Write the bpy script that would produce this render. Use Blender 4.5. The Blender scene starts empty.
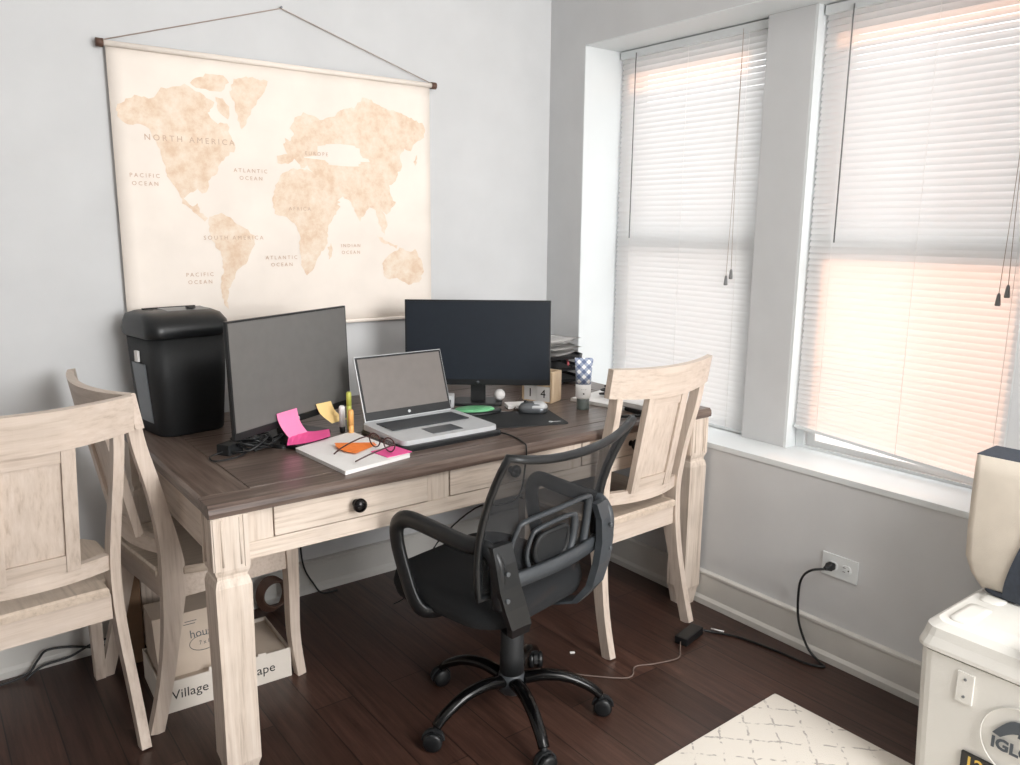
import bpy, bmesh, math, random
from mathutils import Vector, Matrix
from math import sin, cos, pi, radians
random.seed(7)
SC = bpy.context.scene
C = SC.collection

# ------------------------------------------------------------------ camera, world, lights, exposure
def make_camera():
    yaw, pitch, roll = 0.6504, 0.192, 0.0086
    F = Vector((sin(yaw)*cos(pitch), cos(yaw)*cos(pitch), -sin(pitch)))
    Rt = Vector((cos(yaw), -sin(yaw), 0)); U = Rt.cross(F)
    c, s = cos(roll), sin(roll)
    R2 = c*Rt + s*U; U2 = -s*Rt + c*U
    m = Matrix((R2, U2, -F)).transposed().to_4x4()
    m.translation = Vector((-2.3497, -2.819, 1.4205))
    cd = bpy.data.cameras.new('camera'); cd.sensor_fit = 'HORIZONTAL'; cd.sensor_width = 36
    cd.lens = 800.35/1020*36; cd.clip_start = 0.02
    o = bpy.data.objects.new('camera', cd); o.matrix_world = m; C.objects.link(o); SC.camera = o
make_camera()
SC.view_settings.view_transform = 'Standard'; SC.view_settings.look = 'None'
SC.view_settings.gamma = 1; SC.view_settings.use_curve_mapping = False
SC.view_settings.exposure = 0.0
w = bpy.data.worlds.new('sky'); SC.world = w; w.use_nodes = True
w.node_tree.nodes['Background'].inputs[0].default_value = (0.97, 0.985, 1.0, 1)
w.node_tree.nodes['Background'].inputs[1].default_value = 3.2
def area(name, loc, rot, sx, sy, power, col):
    l = bpy.data.lights.new(name, 'AREA'); l.shape = 'RECTANGLE'; l.size = sx; l.size_y = sy
    l.energy = power; l.color = col
    o = bpy.data.objects.new(name, l); o.location = loc; o.rotation_euler = rot; C.objects.link(o); return o
# unseen fill light added behind the camera, at the rear wall opening
area('fill_rear', (-.95, -4.66, 1.80), (radians(90), 0, 0), 1.5, 1.2, 97, (1.0, 0.99, 0.98))
# second added fill light, under the ceiling behind the camera, no fixture there
area('fill_ceiling', (-1.1, -3.70, 2.70), (0, 0, 0),   .8, .8, 34, (1.0, 0.975, 0.94))
sun = bpy.data.lights.new('low_sun', 'SUN'); sun.energy = 3.6; sun.color = (1.0, 0.42, 0.17); sun.angle = radians(0.6)
so = bpy.data.objects.new('low_sun', sun); so.location = (6, -3, 3)
so.rotation_euler = Vector((-0.94, 0.25, -0.165)).to_track_quat('-Z', 'Y').to_euler(); C.objects.link(so)

# ------------------------------------------------------------------ materials
def new_mat(name):
    m = bpy.data.materials.new(name); m.use_nodes = True
    nt = m.node_tree; return m, nt, nt.nodes['Principled BSDF']
def lin(c):
    return tuple((x/12.92 if x <= .04045 else ((x+.055)/1.055)**2.4) for x in [v/255 for v in c]) + (1,)
def P(name, col, rough=.5, metal=0, spec=.5, noise=0, nscale=30, bump=0, bscale=200, sheen=0):
    m, nt, b = new_mat(name)
    b.inputs['Base Color'].default_value = lin(col); b.inputs['Roughness'].default_value = rough
    b.inputs['Metallic'].default_value = metal; b.inputs['Specular IOR Level'].default_value = spec
    tc = nt.nodes.new('ShaderNodeTexCoord')
    if noise:
        n = nt.nodes.new('ShaderNodeTexNoise'); n.inputs['Scale'].default_value = nscale; n.inputs['Detail'].default_value = 6
        nt.links.new(tc.outputs['Object'], n.inputs['Vector'])
        r = nt.nodes.new('ShaderNodeValToRGB'); c = lin(col)
        r.color_ramp.elements[0].color = tuple(x*(1-noise) for x in c[:3])+(1,)
        r.color_ramp.elements[1].color = tuple(min(1, x*(1+noise)) for x in c[:3])+(1,)
        r.color_ramp.elements[0].position = .3; r.color_ramp.elements[1].position = .7
        nt.links.new(n.outputs['Fac'], r.inputs[0]); nt.links.new(r.outputs[0], b.inputs['Base Color'])
    if bump:
        n2 = nt.nodes.new('ShaderNodeTexNoise'); n2.inputs['Scale'].default_value = bscale
        nt.links.new(tc.outputs['Object'], n2.inputs['Vector'])
        bp = nt.nodes.new('ShaderNodeBump'); bp.inputs['Strength'].default_value = bump; bp.inputs['Distance'].default_value = .002
        nt.links.new(n2.outputs['Fac'], bp.inputs['Height']); nt.links.new(bp.outputs[0], b.inputs['Normal'])
    return m
def wood(name, dark, mid, light, axis, rough=.5, fine=90, spec=.4):
    m, nt, b = new_mat(name)
    tc = nt.nodes.new('ShaderNodeTexCoord'); mp = nt.nodes.new('ShaderNodeMapping')
    s = [fine, fine, fine]; s[axis] = fine*.045
    mp.inputs['Scale'].default_value = s
    nt.links.new(tc.outputs['Object'], mp.inputs[0])
    n = nt.nodes.new('ShaderNodeTexNoise'); n.inputs['Scale'].default_value = 1; n.inputs['Detail'].default_value = 5; n.inputs['Roughness'].default_value = .65
    nt.links.new(mp.outputs[0], n.inputs['Vector'])
    r = nt.nodes.new('ShaderNodeValToRGB'); cr = r.color_ramp
    cr.elements[0].position = .28; cr.elements[0].color = lin(dark)
    cr.elements[1].position = .75; cr.elements[1].color = lin(light)
    e = cr.elements.new(.46); e.color = lin(mid)
    nt.links.new(n.outputs['Fac'], r.inputs[0])
    n3 = nt.nodes.new('ShaderNodeTexNoise'); n3.inputs['Scale'].default_value = 7; n3.inputs['Detail'].default_value = 3
    nt.links.new(tc.outputs['Object'], n3.inputs['Vector'])
    mx = nt.nodes.new('ShaderNodeMixRGB'); mx.blend_type = 'MULTIPLY'; mx.inputs[0].default_value = .35
    nt.links.new(r.outputs[0], mx.inputs[1]); nt.links.new(n3.outputs['Fac'], mx.inputs[2])
    hs = nt.nodes.new('ShaderNodeHueSaturation'); hs.inputs['Value'].default_value = 1.2
    nt.links.new(mx.outputs[0], hs.inputs['Color']); nt.links.new(hs.outputs[0], b.inputs['Base Color'])
    b.inputs['Roughness'].default_value = rough; b.inputs['Specular IOR Level'].default_value = spec
    bp = nt.nodes.new('ShaderNodeBump'); bp.inputs['Strength'].default_value = .25; bp.inputs['Distance'].default_value = .002
    nt.links.new(n.outputs['Fac'], bp.inputs['Height']); nt.links.new(bp.outputs[0], b.inputs['Normal'])
    return m
M = {}
M['wall'] = P('painted wall', (210, 211, 212), .85, spec=.2, noise=.03, nscale=6, bump=.15, bscale=300)
M['white'] = P('white gloss paint', (226, 230, 231), .45, noise=.02, nscale=4)
M['base'] = P('baseboard paint', (215, 213, 208), .5, noise=.04, nscale=8)
M['ceil'] = P('ceiling paint', (235, 235, 233), .9, noise=.02)
cw = ((174, 158, 143), (210, 195, 181), (224, 212, 200))
M['cwx'] = wood('whitewashed wood x', *cw, 0); M['cwy'] = wood('whitewashed wood y', *cw, 1); M['cwz'] = wood('whitewashed wood z', *cw, 2)
M['chx'] = wood('pale chair wood x', (184, 167, 152), (205, 189, 175), (216, 202, 190), 0)
M['chz'] = wood('pale chair wood z', (184, 167, 152), (205, 189, 175), (216, 202, 190), 2)
M['seatw'] = wood('seat wood', (176, 160, 144), (198, 181, 164), (210, 194, 178), 1)
M['top'] = wood('dark stained top', (62, 48, 42), (98, 82, 74), (132, 118, 108), 0, rough=.32, fine=70, spec=.5)
M['topy'] = wood('dark stained top end', (62, 48, 42), (98, 82, 74), (132, 118, 108), 1, rough=.32, fine=70, spec=.5)
M['gap'] = P('dark seam', (38, 30, 27), .8, noise=.1)
M['knob'] = P('black bronze knob', (30, 27, 28), .25, metal=.6, noise=.1)
M['blk'] = P('black plastic', (22, 24, 26), .38, noise=.15, nscale=80)
M['blkm'] = P('matt black plastic', (26, 28, 30), .6, noise=.15, nscale=120, bump=.2, bscale=500)
M['gloss'] = P('gloss black metal', (12, 12, 13), .16, metal=.3, noise=.1)
M['gry'] = P('dark grey plastic', (62, 66, 70), .42, noise=.08, nscale=60)
M['fab'] = P('black seat fabric', (24, 26, 29), .95, noise=.3, nscale=400, bump=.5, bscale=700)
M['silver'] = P('silver plastic', (206, 208, 210), .35, metal=.1, noise=.04)
M['steel'] = P('grey metal', (120, 124, 128), .35, metal=.7, noise=.05)
M['screen'] = P('matt screen', (104, 103, 101), .34, spec=.55, noise=.05)  # grey base colour holds reflected room light
M['screen2'] = P('dark screen', (34, 40, 48), .38, spec=.35, noise=.05)
M['lapscr'] = P('laptop screen', (116, 110, 106), .34, spec=.6, noise=.05)
M['paper'] = P('white paper', (240, 238, 236), .8, noise=.02)
M['pink'] = P('pink paper', (240, 92, 158), .75, noise=.03)
M['pinkl'] = P('pale pink paper', (248, 140, 185), .75, noise=.03)
M['org'] = P('orange paper', (250, 140, 62), .75, noise=.04)
M['yel'] = P('yellow paper', (248, 214, 148), .8, noise=.03)
M['cream'] = P('canvas', (246, 236, 226), .9, noise=.05, nscale=5, bump=.3, bscale=900)
M['rod'] = P('dark wooden rod', (92, 66, 54), .5, noise=.2)
M['string'] = P('brown string', (176, 160, 150), .9, noise=.1)
M['ink'] = P('black ink', (40, 36, 34), .7, noise=.05)
M['mapink'] = P('brown map ink', (206, 178, 156), .8, noise=.05)
M['card'] = P('white cardboard', (222, 214, 204), .85, noise=.05, nscale=15)
M['kraft'] = P('brown cardboard', (140, 112, 88), .9, noise=.1, nscale=20)
M['tan'] = P('tan cardboard', (196, 180, 164), .85, noise=.06, nscale=15)
M['cooler'] = P('white cooler plastic', (222, 220, 214), .5, noise=.03, nscale=6, bump=.2, bscale=250)
M['bag'] = P('cream canvas bag', (214, 204, 190), .9, noise=.06, nscale=12, bump=.3, bscale=500)
M['navy'] = P('dark slate webbing', (58, 64, 74), .85, noise=.15, nscale=90)
M['green'] = P('green plastic', (112, 186, 134), .4, noise=.2, nscale=25)
M['lime'] = P('yellow green plastic', (196, 200, 96), .4, noise=.05)
M['gold'] = P('orange plastic', (240, 178, 104), .4, noise=.05)
M['lwood'] = wood('light pine', (196, 166, 132), (222, 196, 162), (236, 216, 188), 2)
M['tort'] = P('brown tortoiseshell', (70, 42, 40), .3, noise=.3, nscale=60)
M['red'] = P('faded red plastic', (190, 90, 96), .5, noise=.1)
M['badge'] = P('black label', (34, 32, 30), .5, noise=.1)
M['yelprint'] = P('yellow print', (226, 190, 90), .5, noise=.05)
M['logo'] = P('slate print', (74, 80, 86), .6, noise=.05)
M['capgr'] = P('grey green cap', (96, 104, 100), .4, noise=.05)
M['wand'] = P('smoky clear plastic', (120, 120, 120), .3, noise=.05)
M['steelb'] = P('pale cable', (112, 96, 88), .6, noise=.1)

def land_mat():
    m, nt, b = new_mat('printed land tint')
    tc = nt.nodes.new('ShaderNodeTexCoord'); n = nt.nodes.new('ShaderNodeTexNoise')
    n.inputs['Scale'].default_value = 22; n.inputs['Detail'].default_value = 9; n.inputs['Roughness'].default_value = .7
    nt.links.new(tc.outputs['Object'], n.inputs['Vector'])
    r = nt.nodes.new('ShaderNodeValToRGB'); cr = r.color_ramp
    cr.elements[0].position = .36; cr.elements[0].color = lin((228, 200, 174))
    cr.elements[1].position = .66; cr.elements[1].color = lin((244, 230, 214))
    e = cr.elements.new(.5); e.color = lin((238, 218, 197))
    nt.links.new(n.outputs['Fac'], r.inputs[0]); nt.links.new(r.outputs[0], b.inputs['Base Color'])
    b.inputs['Roughness'].default_value = .9
    return m
M['land'] = land_mat()
def floor_mat():
    m, nt, b = new_mat('dark plank floor')
    tc = nt.nodes.new('ShaderNodeTexCoord'); mp = nt.nodes.new('ShaderNodeMapping'); mp.inputs['Rotation'].default_value = (0, 0, radians(90))
    nt.links.new(tc.outputs['Object'], mp.inputs[0])
    br = nt.nodes.new('ShaderNodeTexBrick'); br.inputs['Scale'].default_value = 1
    br.inputs['Brick Width'].default_value = 1.2; br.inputs['Row Height'].default_value = .125
    br.inputs['Mortar Size'].default_value = .0018; br.offset = .37
    br.inputs['Color1'].default_value = lin((62, 43, 37)); br.inputs['Color2'].default_value = lin((84, 60, 52)); br.inputs['Mortar'].default_value = lin((26, 18, 16))
    nt.links.new(mp.outputs[0], br.inputs['Vector'])
    mp2 = nt.nodes.new('ShaderNodeMapping'); mp2.inputs['Scale'].default_value = (60, 3, 1)
    nt.links.new(tc.outputs['Object'], mp2.inputs[0])
    n = nt.nodes.new('ShaderNodeTexNoise'); n.inputs['Scale'].default_value = 1; n.inputs['Detail'].default_value = 6; n.inputs['Roughness'].default_value = .7
    nt.links.new(mp2.outputs[0], n.inputs['Vector'])
    r = nt.nodes.new('ShaderNodeValToRGB'); r.color_ramp.elements[0].position = .3; r.color_ramp.elements[1].position = .72
    r.color_ramp.elements[0].color = (.38, .34, .32, 1); r.color_ramp.elements[1].color = (1.25, 1.2, 1.15, 1)
    nt.links.new(n.outputs['Fac'], r.inputs[0])
    mx = nt.nodes.new('ShaderNodeMixRGB'); mx.blend_type = 'MULTIPLY'; mx.inputs[0].default_value = 1
    nt.links.new(br.outputs[0], mx.inputs[1]); nt.links.new(r.outputs[0], mx.inputs[2]); nt.links.new(mx.outputs[0], b.inputs['Base Color'])
    b.inputs['Roughness'].default_value = .36; b.inputs['Specular IOR Level'].default_value = .55
    bp = nt.nodes.new('ShaderNodeBump'); bp.inputs['Strength'].default_value = .3; bp.inputs['Distance'].default_value = .002
    nt.links.new(n.outputs['Fac'], bp.inputs['Height']); nt.links.new(bp.outputs[0], b.inputs['Normal'])
    return m
M['floor'] = floor_mat()
def rug_mat():
    m, nt, b = new_mat('cream trellis rug')
    tc = nt.nodes.new('ShaderNodeTexCoord')
    sep = nt.nodes.new('ShaderNodeSeparateXYZ'); nt.links.new(tc.outputs['Object'], sep.inputs[0])
    def math_(op, a, bb):
        n = nt.nodes.new('ShaderNodeMath'); n.operation = op
        for i, v in enumerate((a, bb)):
            if v is None: continue
            if isinstance(v, (int, float)): n.inputs[i].default_value = v
            else: nt.links.new(v, n.inputs[i])
        return n.outputs[0]
    nz = nt.nodes.new('ShaderNodeTexNoise'); nz.inputs['Scale'].default_value = 30; nz.inputs['Detail'].default_value = 5
    nt.links.new(tc.outputs['Object'], nz.inputs['Vector'])
    wob = math_('MULTIPLY', nz.outputs['Fac'], .03)
    a = math_('ADD', sep.outputs[0], sep.outputs[1]); a = math_('ADD', a, wob)
    c = math_('SUBTRACT', sep.outputs[0], sep.outputs[1]); c = math_('ADD', c, wob)
    def stripe(v):
        v = math_('DIVIDE', v, .115); v = math_('FRACT', v, None); v = math_('SUBTRACT', v, .5); v = math_('ABSOLUTE', v, None)
        return math_('LESS_THAN', v, .035)
    st = math_('MAXIMUM', stripe(a), stripe(c))
    n2 = nt.nodes.new('ShaderNodeTexNoise'); n2.inputs['Scale'].default_value = 45; n2.inputs['Detail'].default_value = 4
    nt.links.new(tc.outputs['Object'], n2.inputs['Vector'])
    br = nt.nodes.new('ShaderNodeValToRGB'); br.color_ramp.elements[0].position = .46; br.color_ramp.elements[1].position = .56
    nt.links.new(n2.outputs['Fac'], br.inputs[0])
    st = math_('MULTIPLY', st, br.outputs[0]); st = math_('MULTIPLY', st, .55)
    mx = nt.nodes.new('ShaderNodeMixRGB'); nt.links.new(st, mx.inputs[0])
    mx.inputs[1].default_value = lin((226, 219, 209)); mx.inputs[2].default_value = lin((120, 112, 106))
    nt.links.new(mx.outputs[0], b.inputs['Base Color']); b.inputs['Roughness'].default_value = .95
    bp = nt.nodes.new('ShaderNodeBump'); bp.inputs['Strength'].default_value = .6; bp.inputs['Distance'].default_value = .003
    n4 = nt.nodes.new('ShaderNodeTexNoise'); n4.inputs['Scale'].default_value = 260; nt.links.new(tc.outputs['Object'], n4.inputs['Vector'])
    nt.links.new(n4.outputs['Fac'], bp.inputs['Height']); nt.links.new(bp.outputs[0], b.inputs['Normal'])
    return m
M['rug'] = rug_mat()
def mix_mat(name, col, kind, fac, rough=.6):
    m, nt, b = new_mat(name)
    b.inputs['Base Color'].default_value = lin(col); b.inputs['Roughness'].default_value = rough
    out = nt.nodes['Material Output']
    t = nt.nodes.new('ShaderNodeBsdfTranslucent' if kind == 'translucent' else 'ShaderNodeBsdfTransparent')
    t.inputs[0].default_value = lin(col) if kind == 'translucent' else (1, 1, 1, 1)
    mx = nt.nodes.new('ShaderNodeMixShader'); mx.inputs[0].default_value = fac
    nt.links.new(b.outputs[0], mx.inputs[1]); nt.links.new(t.outputs[0], mx.inputs[2]); nt.links.new(mx.outputs[0], out.inputs[0])
    tc = nt.nodes.new('ShaderNodeTexCoord'); n = nt.nodes.new('ShaderNodeTexNoise'); n.inputs['Scale'].default_value = 300
    nt.links.new(tc.outputs['Object'], n.inputs['Vector'])
    bp = nt.nodes.new('ShaderNodeBump'); bp.inputs['Strength'].default_value = .1; bp.inputs['Distance'].default_value = .001
    nt.links.new(n.outputs['Fac'], bp.inputs['Height']); nt.links.new(bp.outputs[0], b.inputs['Normal'])
    return m
M['slat'] = mix_mat('white vinyl slat', (240, 240, 240), 'translucent', .34)
M['mesh'] = mix_mat('open mesh fabric', (26, 28, 31), 'transparent', .21, .8)
M['glass'] = mix_mat('window glass', (250, 250, 250), 'transparent', .93, .03)
M['lens'] = mix_mat('spectacle lens', (230, 235, 235), 'transparent', .85, .03)
def brick_mat():
    m, nt, b = new_mat('orange brick')
    tc = nt.nodes.new('ShaderNodeTexCoord'); mp = nt.nodes.new('ShaderNodeMapping'); mp.inputs['Rotation'].default_value = (radians(90), 0, radians(90))
    nt.links.new(tc.outputs['Object'], mp.inputs[0])
    br = nt.nodes.new('ShaderNodeTexBrick'); br.inputs['Scale'].default_value = 4
    br.inputs['Color1'].default_value = lin((226, 150, 108)); br.inputs['Color2'].default_value = lin((206, 128, 92)); br.inputs['Mortar'].default_value = lin((214, 196, 180))
    nt.links.new(mp.outputs[0], br.inputs['Vector']); nt.links.new(br.outputs[0], b.inputs['Base Color']); b.inputs['Roughness'].default_value = .9
    return m
M['brick'] = brick_mat()
M['stone'] = P('pale stone', (222, 220, 216), .9, noise=.05, nscale=4)
def plaid_mat():
    m, nt, b = new_mat('blue plaid print')
    tc = nt.nodes.new('ShaderNodeTexCoord'); mp = nt.nodes.new('ShaderNodeMapping'); mp.inputs['Rotation'].default_value = (0, radians(45), 0)
    nt.links.new(tc.outputs['Object'], mp.inputs[0])
    cols = []
    for d in ('X', 'Z'):
        wv = nt.nodes.new('ShaderNodeTexWave'); wv.bands_direction = d; wv.inputs['Scale'].default_value = 15
        nt.links.new(mp.outputs[0], wv.inputs['Vector'])
        r = nt.nodes.new('ShaderNodeValToRGB'); r.color_ramp.interpolation = 'CONSTANT'
        r.color_ramp.elements[0].color = lin((158, 170, 194)); r.color_ramp.elements[1].color = (1, 1, 1, 1); r.color_ramp.elements[1].position = .5
        nt.links.new(wv.outputs['Fac'], r.inputs[0]); cols.append(r.outputs[0])
    mx = nt.nodes.new('ShaderNodeMixRGB'); mx.blend_type = 'MULTIPLY'; mx.inputs[0].default_value = 1
    nt.links.new(cols[0], mx.inputs[1]); nt.links.new(cols[1], mx.inputs[2])
    nt.links.new(mx.outputs[0], b.inputs['Base Color']); b.inputs['Roughness'].default_value = .45
    return m
M['plaid'] = plaid_mat()

# ------------------------------------------------------------------ mesh helpers
def smooth_path(pts, n=6, closed=False):
    pts = [Vector(p) for p in pts]; out = []
    N = len(pts); rng = range(N if closed else N-1)
    for i in rng:
        if closed: a, b, c, d = pts[(i-1) % N], pts[i], pts[(i+1) % N], pts[(i+2) % N]
        else: a, b, c, d = pts[max(i-1, 0)], pts[i], pts[i+1], pts[min(i+2, N-1)]
        for k in range(n):
            t = k/n
            out.append(.5*((2*b)+(c-a)*t+(2*a-5*b+4*c-d)*t*t+(3*b-a-3*c+d)*t*t*t))
    if not closed: out.append(pts[-1])
    return out
def add_box(bm, lo, hi, bev=0, mat=0, M4=None):
    lo, hi = Vector(lo), Vector(hi)
    vs = [bm.verts.new((x, y, z)) for x in (lo.x, hi.x) for y in (lo.y, hi.y) for z in (lo.z, hi.z)]
    if M4: 
        for v in vs: v.co = M4 @ v.co
    idx = [(0, 1, 3, 2), (4, 6, 7, 5), (0, 4, 5, 1), (2, 3, 7, 6), (0, 2, 6, 4), (1, 5, 7, 3)]
    fs = [bm.faces.new([vs[i] for i in f]) for f in idx]
    for f in fs: f.material_index = mat
    if bev:
        es = list({e for f in fs for e in f.edges})
        r = bmesh.ops.bevel(bm, geom=es, offset=bev, segments=2, profile=.7, affect='EDGES', clamp_overlap=True)
        for f in r['faces']: f.material_index = mat
    return fs
def frames(path, closed=False, up=None):
    out = []; n = len(path); prev = None
    for i, p in enumerate(path):
        if closed: t = path[(i+1) % n]-path[i-1]
        else: t = path[min(i+1, n-1)]-path[max(i-1, 0)]
        t = t.normalized() if t.length > 1e-9 else Vector((0, 0, 1))
        if up is not None: 
            s = t.cross(up); 
            s = s.normalized() if s.length > 1e-6 else (prev or Vector((1, 0, 0)))
        elif prev is None:
            s = t.orthogonal().normalized()
        else:
            s = (prev - t*prev.dot(t)); s = s.normalized() if s.length > 1e-6 else t.orthogonal().normalized()
        prev = s; out.append((p, s, t.cross(s).normalized()))
    return out
def add_sweep(bm, path, prof, closed=False, up=None, scale=None, mat=0, smooth=True):
    """prof: list of (a, b) in (side, second) axes; scale: function of 0..1"""
    path = [Vector(p) for p in path]
    fr = frames(path, closed, Vector(up) if up else None); rings = []
    n = len(fr)
    for i, (p, s, u) in enumerate(fr):
        k = scale(i/(n-1)) if scale else 1
        ks = k if isinstance(k, tuple) else (k, k)
        rings.append([bm.verts.new(p+s*a*ks[0]+u*b*ks[1]) for a, b in prof])
    m = len(prof)
    for i in range(n if closed else n-1):
        A, B = rings[i], rings[(i+1) % n]
        for j in range(m):
            f = bm.faces.new((A[j], A[(j+1) % m], B[(j+1) % m], B[j])); f.smooth = smooth; f.material_index = mat
    if not closed:
        for r in (list(reversed(rings[0])), rings[-1]):
            f = bm.faces.new(r); f.material_index = mat
def circ(r, n=10, r2=None):
    r2 = r2 or r
    return [(r*cos(2*pi*k/n), r2*sin(2*pi*k/n)) for k in range(n)]
def rect(w, h): return [(-w/2, -h/2), (w/2, -h/2), (w/2, h/2), (-w/2, h/2)]
def add_tube(bm, pts, r, n=8, sm=5, closed=False, mat=0, scale=None):
    path = smooth_path(pts, sm, closed) if sm else [Vector(p) for p in pts]
    add_sweep(bm, path, circ(r, n), closed=closed, mat=mat, scale=scale)
def add_lathe(bm, prof, o=(0, 0, 0), n=24, axis='z', mat=0, M4=None):
    o = Vector(o); rings = []
    for r, h in prof:
        ring = []
        for k in range(n):
            a = 2*pi*k/n; x, y = r*cos(a), r*sin(a)
            v = Vector((x, y, h)) if axis == 'z' else (Vector((h, x, y)) if axis == 'x' else Vector((x, h, y)))
            if M4: v = M4 @ v
            ring.append(bm.verts.new(o+v))
        rings.append(ring)
    for A, B in zip(rings, rings[1:]):
        for k in range(n):
            f = bm.faces.new((A[k], A[(k+1) % n], B[(k+1) % n], B[k])); f.smooth = True; f.material_index = mat
    for r in (rings[0], rings[-1]):
        f = bm.faces.new(r); f.material_index = mat
def add_prism(bm, pts, h, mat=0, origin=None):
    """pts: 3-D loop (planar); h: extrusion Vector"""
    h = Vector(h); A = [bm.verts.new(Vector(p)) for p in pts]; B = [bm.verts.new(Vector(p)+h) for p in pts]
    m = len(A); fs = []
    for i in range(m): fs.append(bm.faces.new((A[i], A[(i+1) % m], B[(i+1) % m], B[i])))
    fs.append(bm.faces.new(list(reversed(A)))); fs.append(bm.faces.new(B))
    for f in fs: f.material_index = mat
    return fs
def rounded(w, d, r, n=5):
    out = []
    for cx, cy, a0 in ((w/2-r, d/2-r, 0), (-w/2+r, d/2-r, 90), (-w/2+r, -d/2+r, 180), (w/2-r, -d/2+r, 270)):
        for k in range(n+1):
            a = radians(a0+90*k/n); out.append((cx+r*cos(a), cy+r*sin(a)))
    return out
def add_loft(bm, loops, mat=0, smooth=True, caps=True):
    R = [[bm.verts.new(Vector(p)) for p in l] for l in loops]; m = len(R[0])
    for A, B in zip(R, R[1:]):
        for j in range(m):
            f = bm.faces.new((A[j], A[(j+1) % m], B[(j+1) % m], B[j])); f.smooth = smooth; f.material_index = mat
    if caps:
        for r in (list(reversed(R[0])), R[-1]):
            f = bm.faces.new(r); f.material_index = mat
def add_text(bm, s, size, M4, depth=.0004, mat=0, align='CENTER', sx=1, font_space=1, bold=0):
    cu = bpy.data.curves.new('t', 'FONT'); cu.body = s; cu.size = size; cu.extrude = depth; cu.align_x = align; cu.align_y = 'CENTER'
    cu.resolution_u = 3; cu.offset = bold; cu.space_character = font_space
    o = bpy.data.objects.new('t', cu); C.objects.link(o)
    me = bpy.data.meshes.new_from_object(o); 
    n0 = len(bm.verts); f0 = len(bm.faces)
    tmp = bmesh.new(); tmp.from_mesh(me)
    mp = {}
    for v in tmp.verts: mp[v] = bm.verts.new(M4 @ Vector((v.co.x*sx, v.co.y, v.co.z)))
    for f in tmp.faces:
        try:
            g = bm.faces.new([mp[v] for v in f.verts]); g.material_index = mat
        except ValueError: pass
    tmp.free(); bpy.data.meshes.remove(me); bpy.data.objects.remove(o); bpy.data.curves.remove(cu)
def obj(name, bm, mats, parent=None):
    bmesh.ops.recalc_face_normals(bm, faces=bm.faces[:])
    me = bpy.data.meshes.new(name); bm.to_mesh(me); bm.free()
    for m in (mats if isinstance(mats, (list, tuple)) else [mats]): me.materials.append(M[m])
    o = bpy.data.objects.new(name, me); C.objects.link(o)
    if parent: o.parent = parent
    return o
def tag(o, label, cat, group=None):
    o['label'] = label; o['category'] = cat
    if group: o['group'] = group
    return o
def thing(name, label, cat, loc=(0, 0, 0), rz=0, group=None):
    o = bpy.data.objects.new(name, None); o.empty_display_size = .05; C.objects.link(o)
    o.location = loc; o.rotation_euler = (0, 0, rz); return tag(o, label, cat, group)
def struct(name, bm, m, label=None, parent=None):
    o = obj(name, bm, m, parent)
    if not parent: o['kind'] = 'structure'
    if label: o['label'] = label
    return o
def mesh1(name, label, cat, bm, m, loc=(0, 0, 0), rz=0, group=None):
    o = obj(name, bm, m); o.location = loc; o.rotation_euler = (0, 0, rz); return tag(o, label, cat, group)
B = bmesh.new
def planeM(o, x, y):
    """matrix with columns x, y, x cross y at o"""
    x = Vector(x).normalized(); y = Vector(y).normalized(); z = x.cross(y)
    m = Matrix((x, y, z)).transposed().to_4x4(); m.translation = Vector(o); return m

# ------------------------------------------------------------------ room shell
XL, YR, ZC = -5.6, -4.75, 2.75
ZT, ZS, YA, YC1, YC2, YB = 2.153, .6365, -.2248, -.9845, -1.1788, -1.955
bm = B(); add_box(bm, (XL-.15, YR-.15, -.12), (.35, .15, 0)); struct('floor', bm, 'floor', 'dark brown plank floor')
bm = B(); add_box(bm, (XL-.15, YR-.15, ZC), (.35, .15, ZC+.1)); struct('ceiling', bm, 'ceil', 'white ceiling')
bm = B(); add_box(bm, (XL-.15, 0, 0), (.35, .15, ZC)); struct('wall_back', bm, 'wall', 'light grey wall behind the desk')
bm = B()
add_box(bm, (0, YR, 0), (.35, 0, ZS-.02)); add_box(bm, (0, YR, ZT+.004), (.35, 0, ZC))
add_box(bm, (0, YA+.004, ZS-.02), (.35, 0, ZT+.004)); add_box(bm, (0, YR, ZS-.02), (.35, YB-.004, ZT+.004))
struct('wall_right', bm, 'wall', 'grey wall with the two windows')
bm = B(); add_box(bm, (XL-.15, YR, 0), (XL, 0, ZC)); struct('wall_left', bm, 'wall', 'light grey wall on the left')
bm = B()   # wall behind the camera with a wide opening added to admit fill light
add_box(bm, (XL, YR-.15, 0), (.0, YR, .85)); add_box(bm, (XL, YR-.15, 2.45), (0, YR, ZC))
add_box(bm, (XL, YR-.15, .85), (-1.8, YR, 2.45)); add_box(bm, (-.15, YR-.15, .85), (0, YR, 2.45))
struct('wall_front', bm, 'wall', 'light grey wall behind the camera')
bm = B(); add_box(bm, (.165, YC2+.010, ZS), (.345, YC1, ZT), bev=.003); struct('wall_mullion', bm, 'wall', 'grey pier between the two windows')
# white lining of the window recess
bm = B(); add_box(bm, (.0005, YA, ZS), (.34, YA+.004, ZT)); struct('trim_1', bm, 'white', 'white left side of window recess')
bm = B(); add_box(bm, (.0005, YB, ZT), (.34, YA, ZT+.004)); struct('trim_2', bm, 'white', 'white top of window recess')
bm = B(); add_box(bm, (-.004, YB-.003, ZS-.02), (.34, YA+.003, ZS), bev=.002); struct('trim_3', bm, 'white', 'long white window sill')
bm = B(); add_box(bm, (.166, YC2, ZS), (.34, YC2+.010, ZT)); struct('trim_4', bm, 'white', 'white jamb on the right of the pier')
bm = B(); add_box(bm, (.0005, YB-.004, ZS), (.34, YB, ZT)); struct('trim_5', bm, 'white', 'white right side of window recess')
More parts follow.
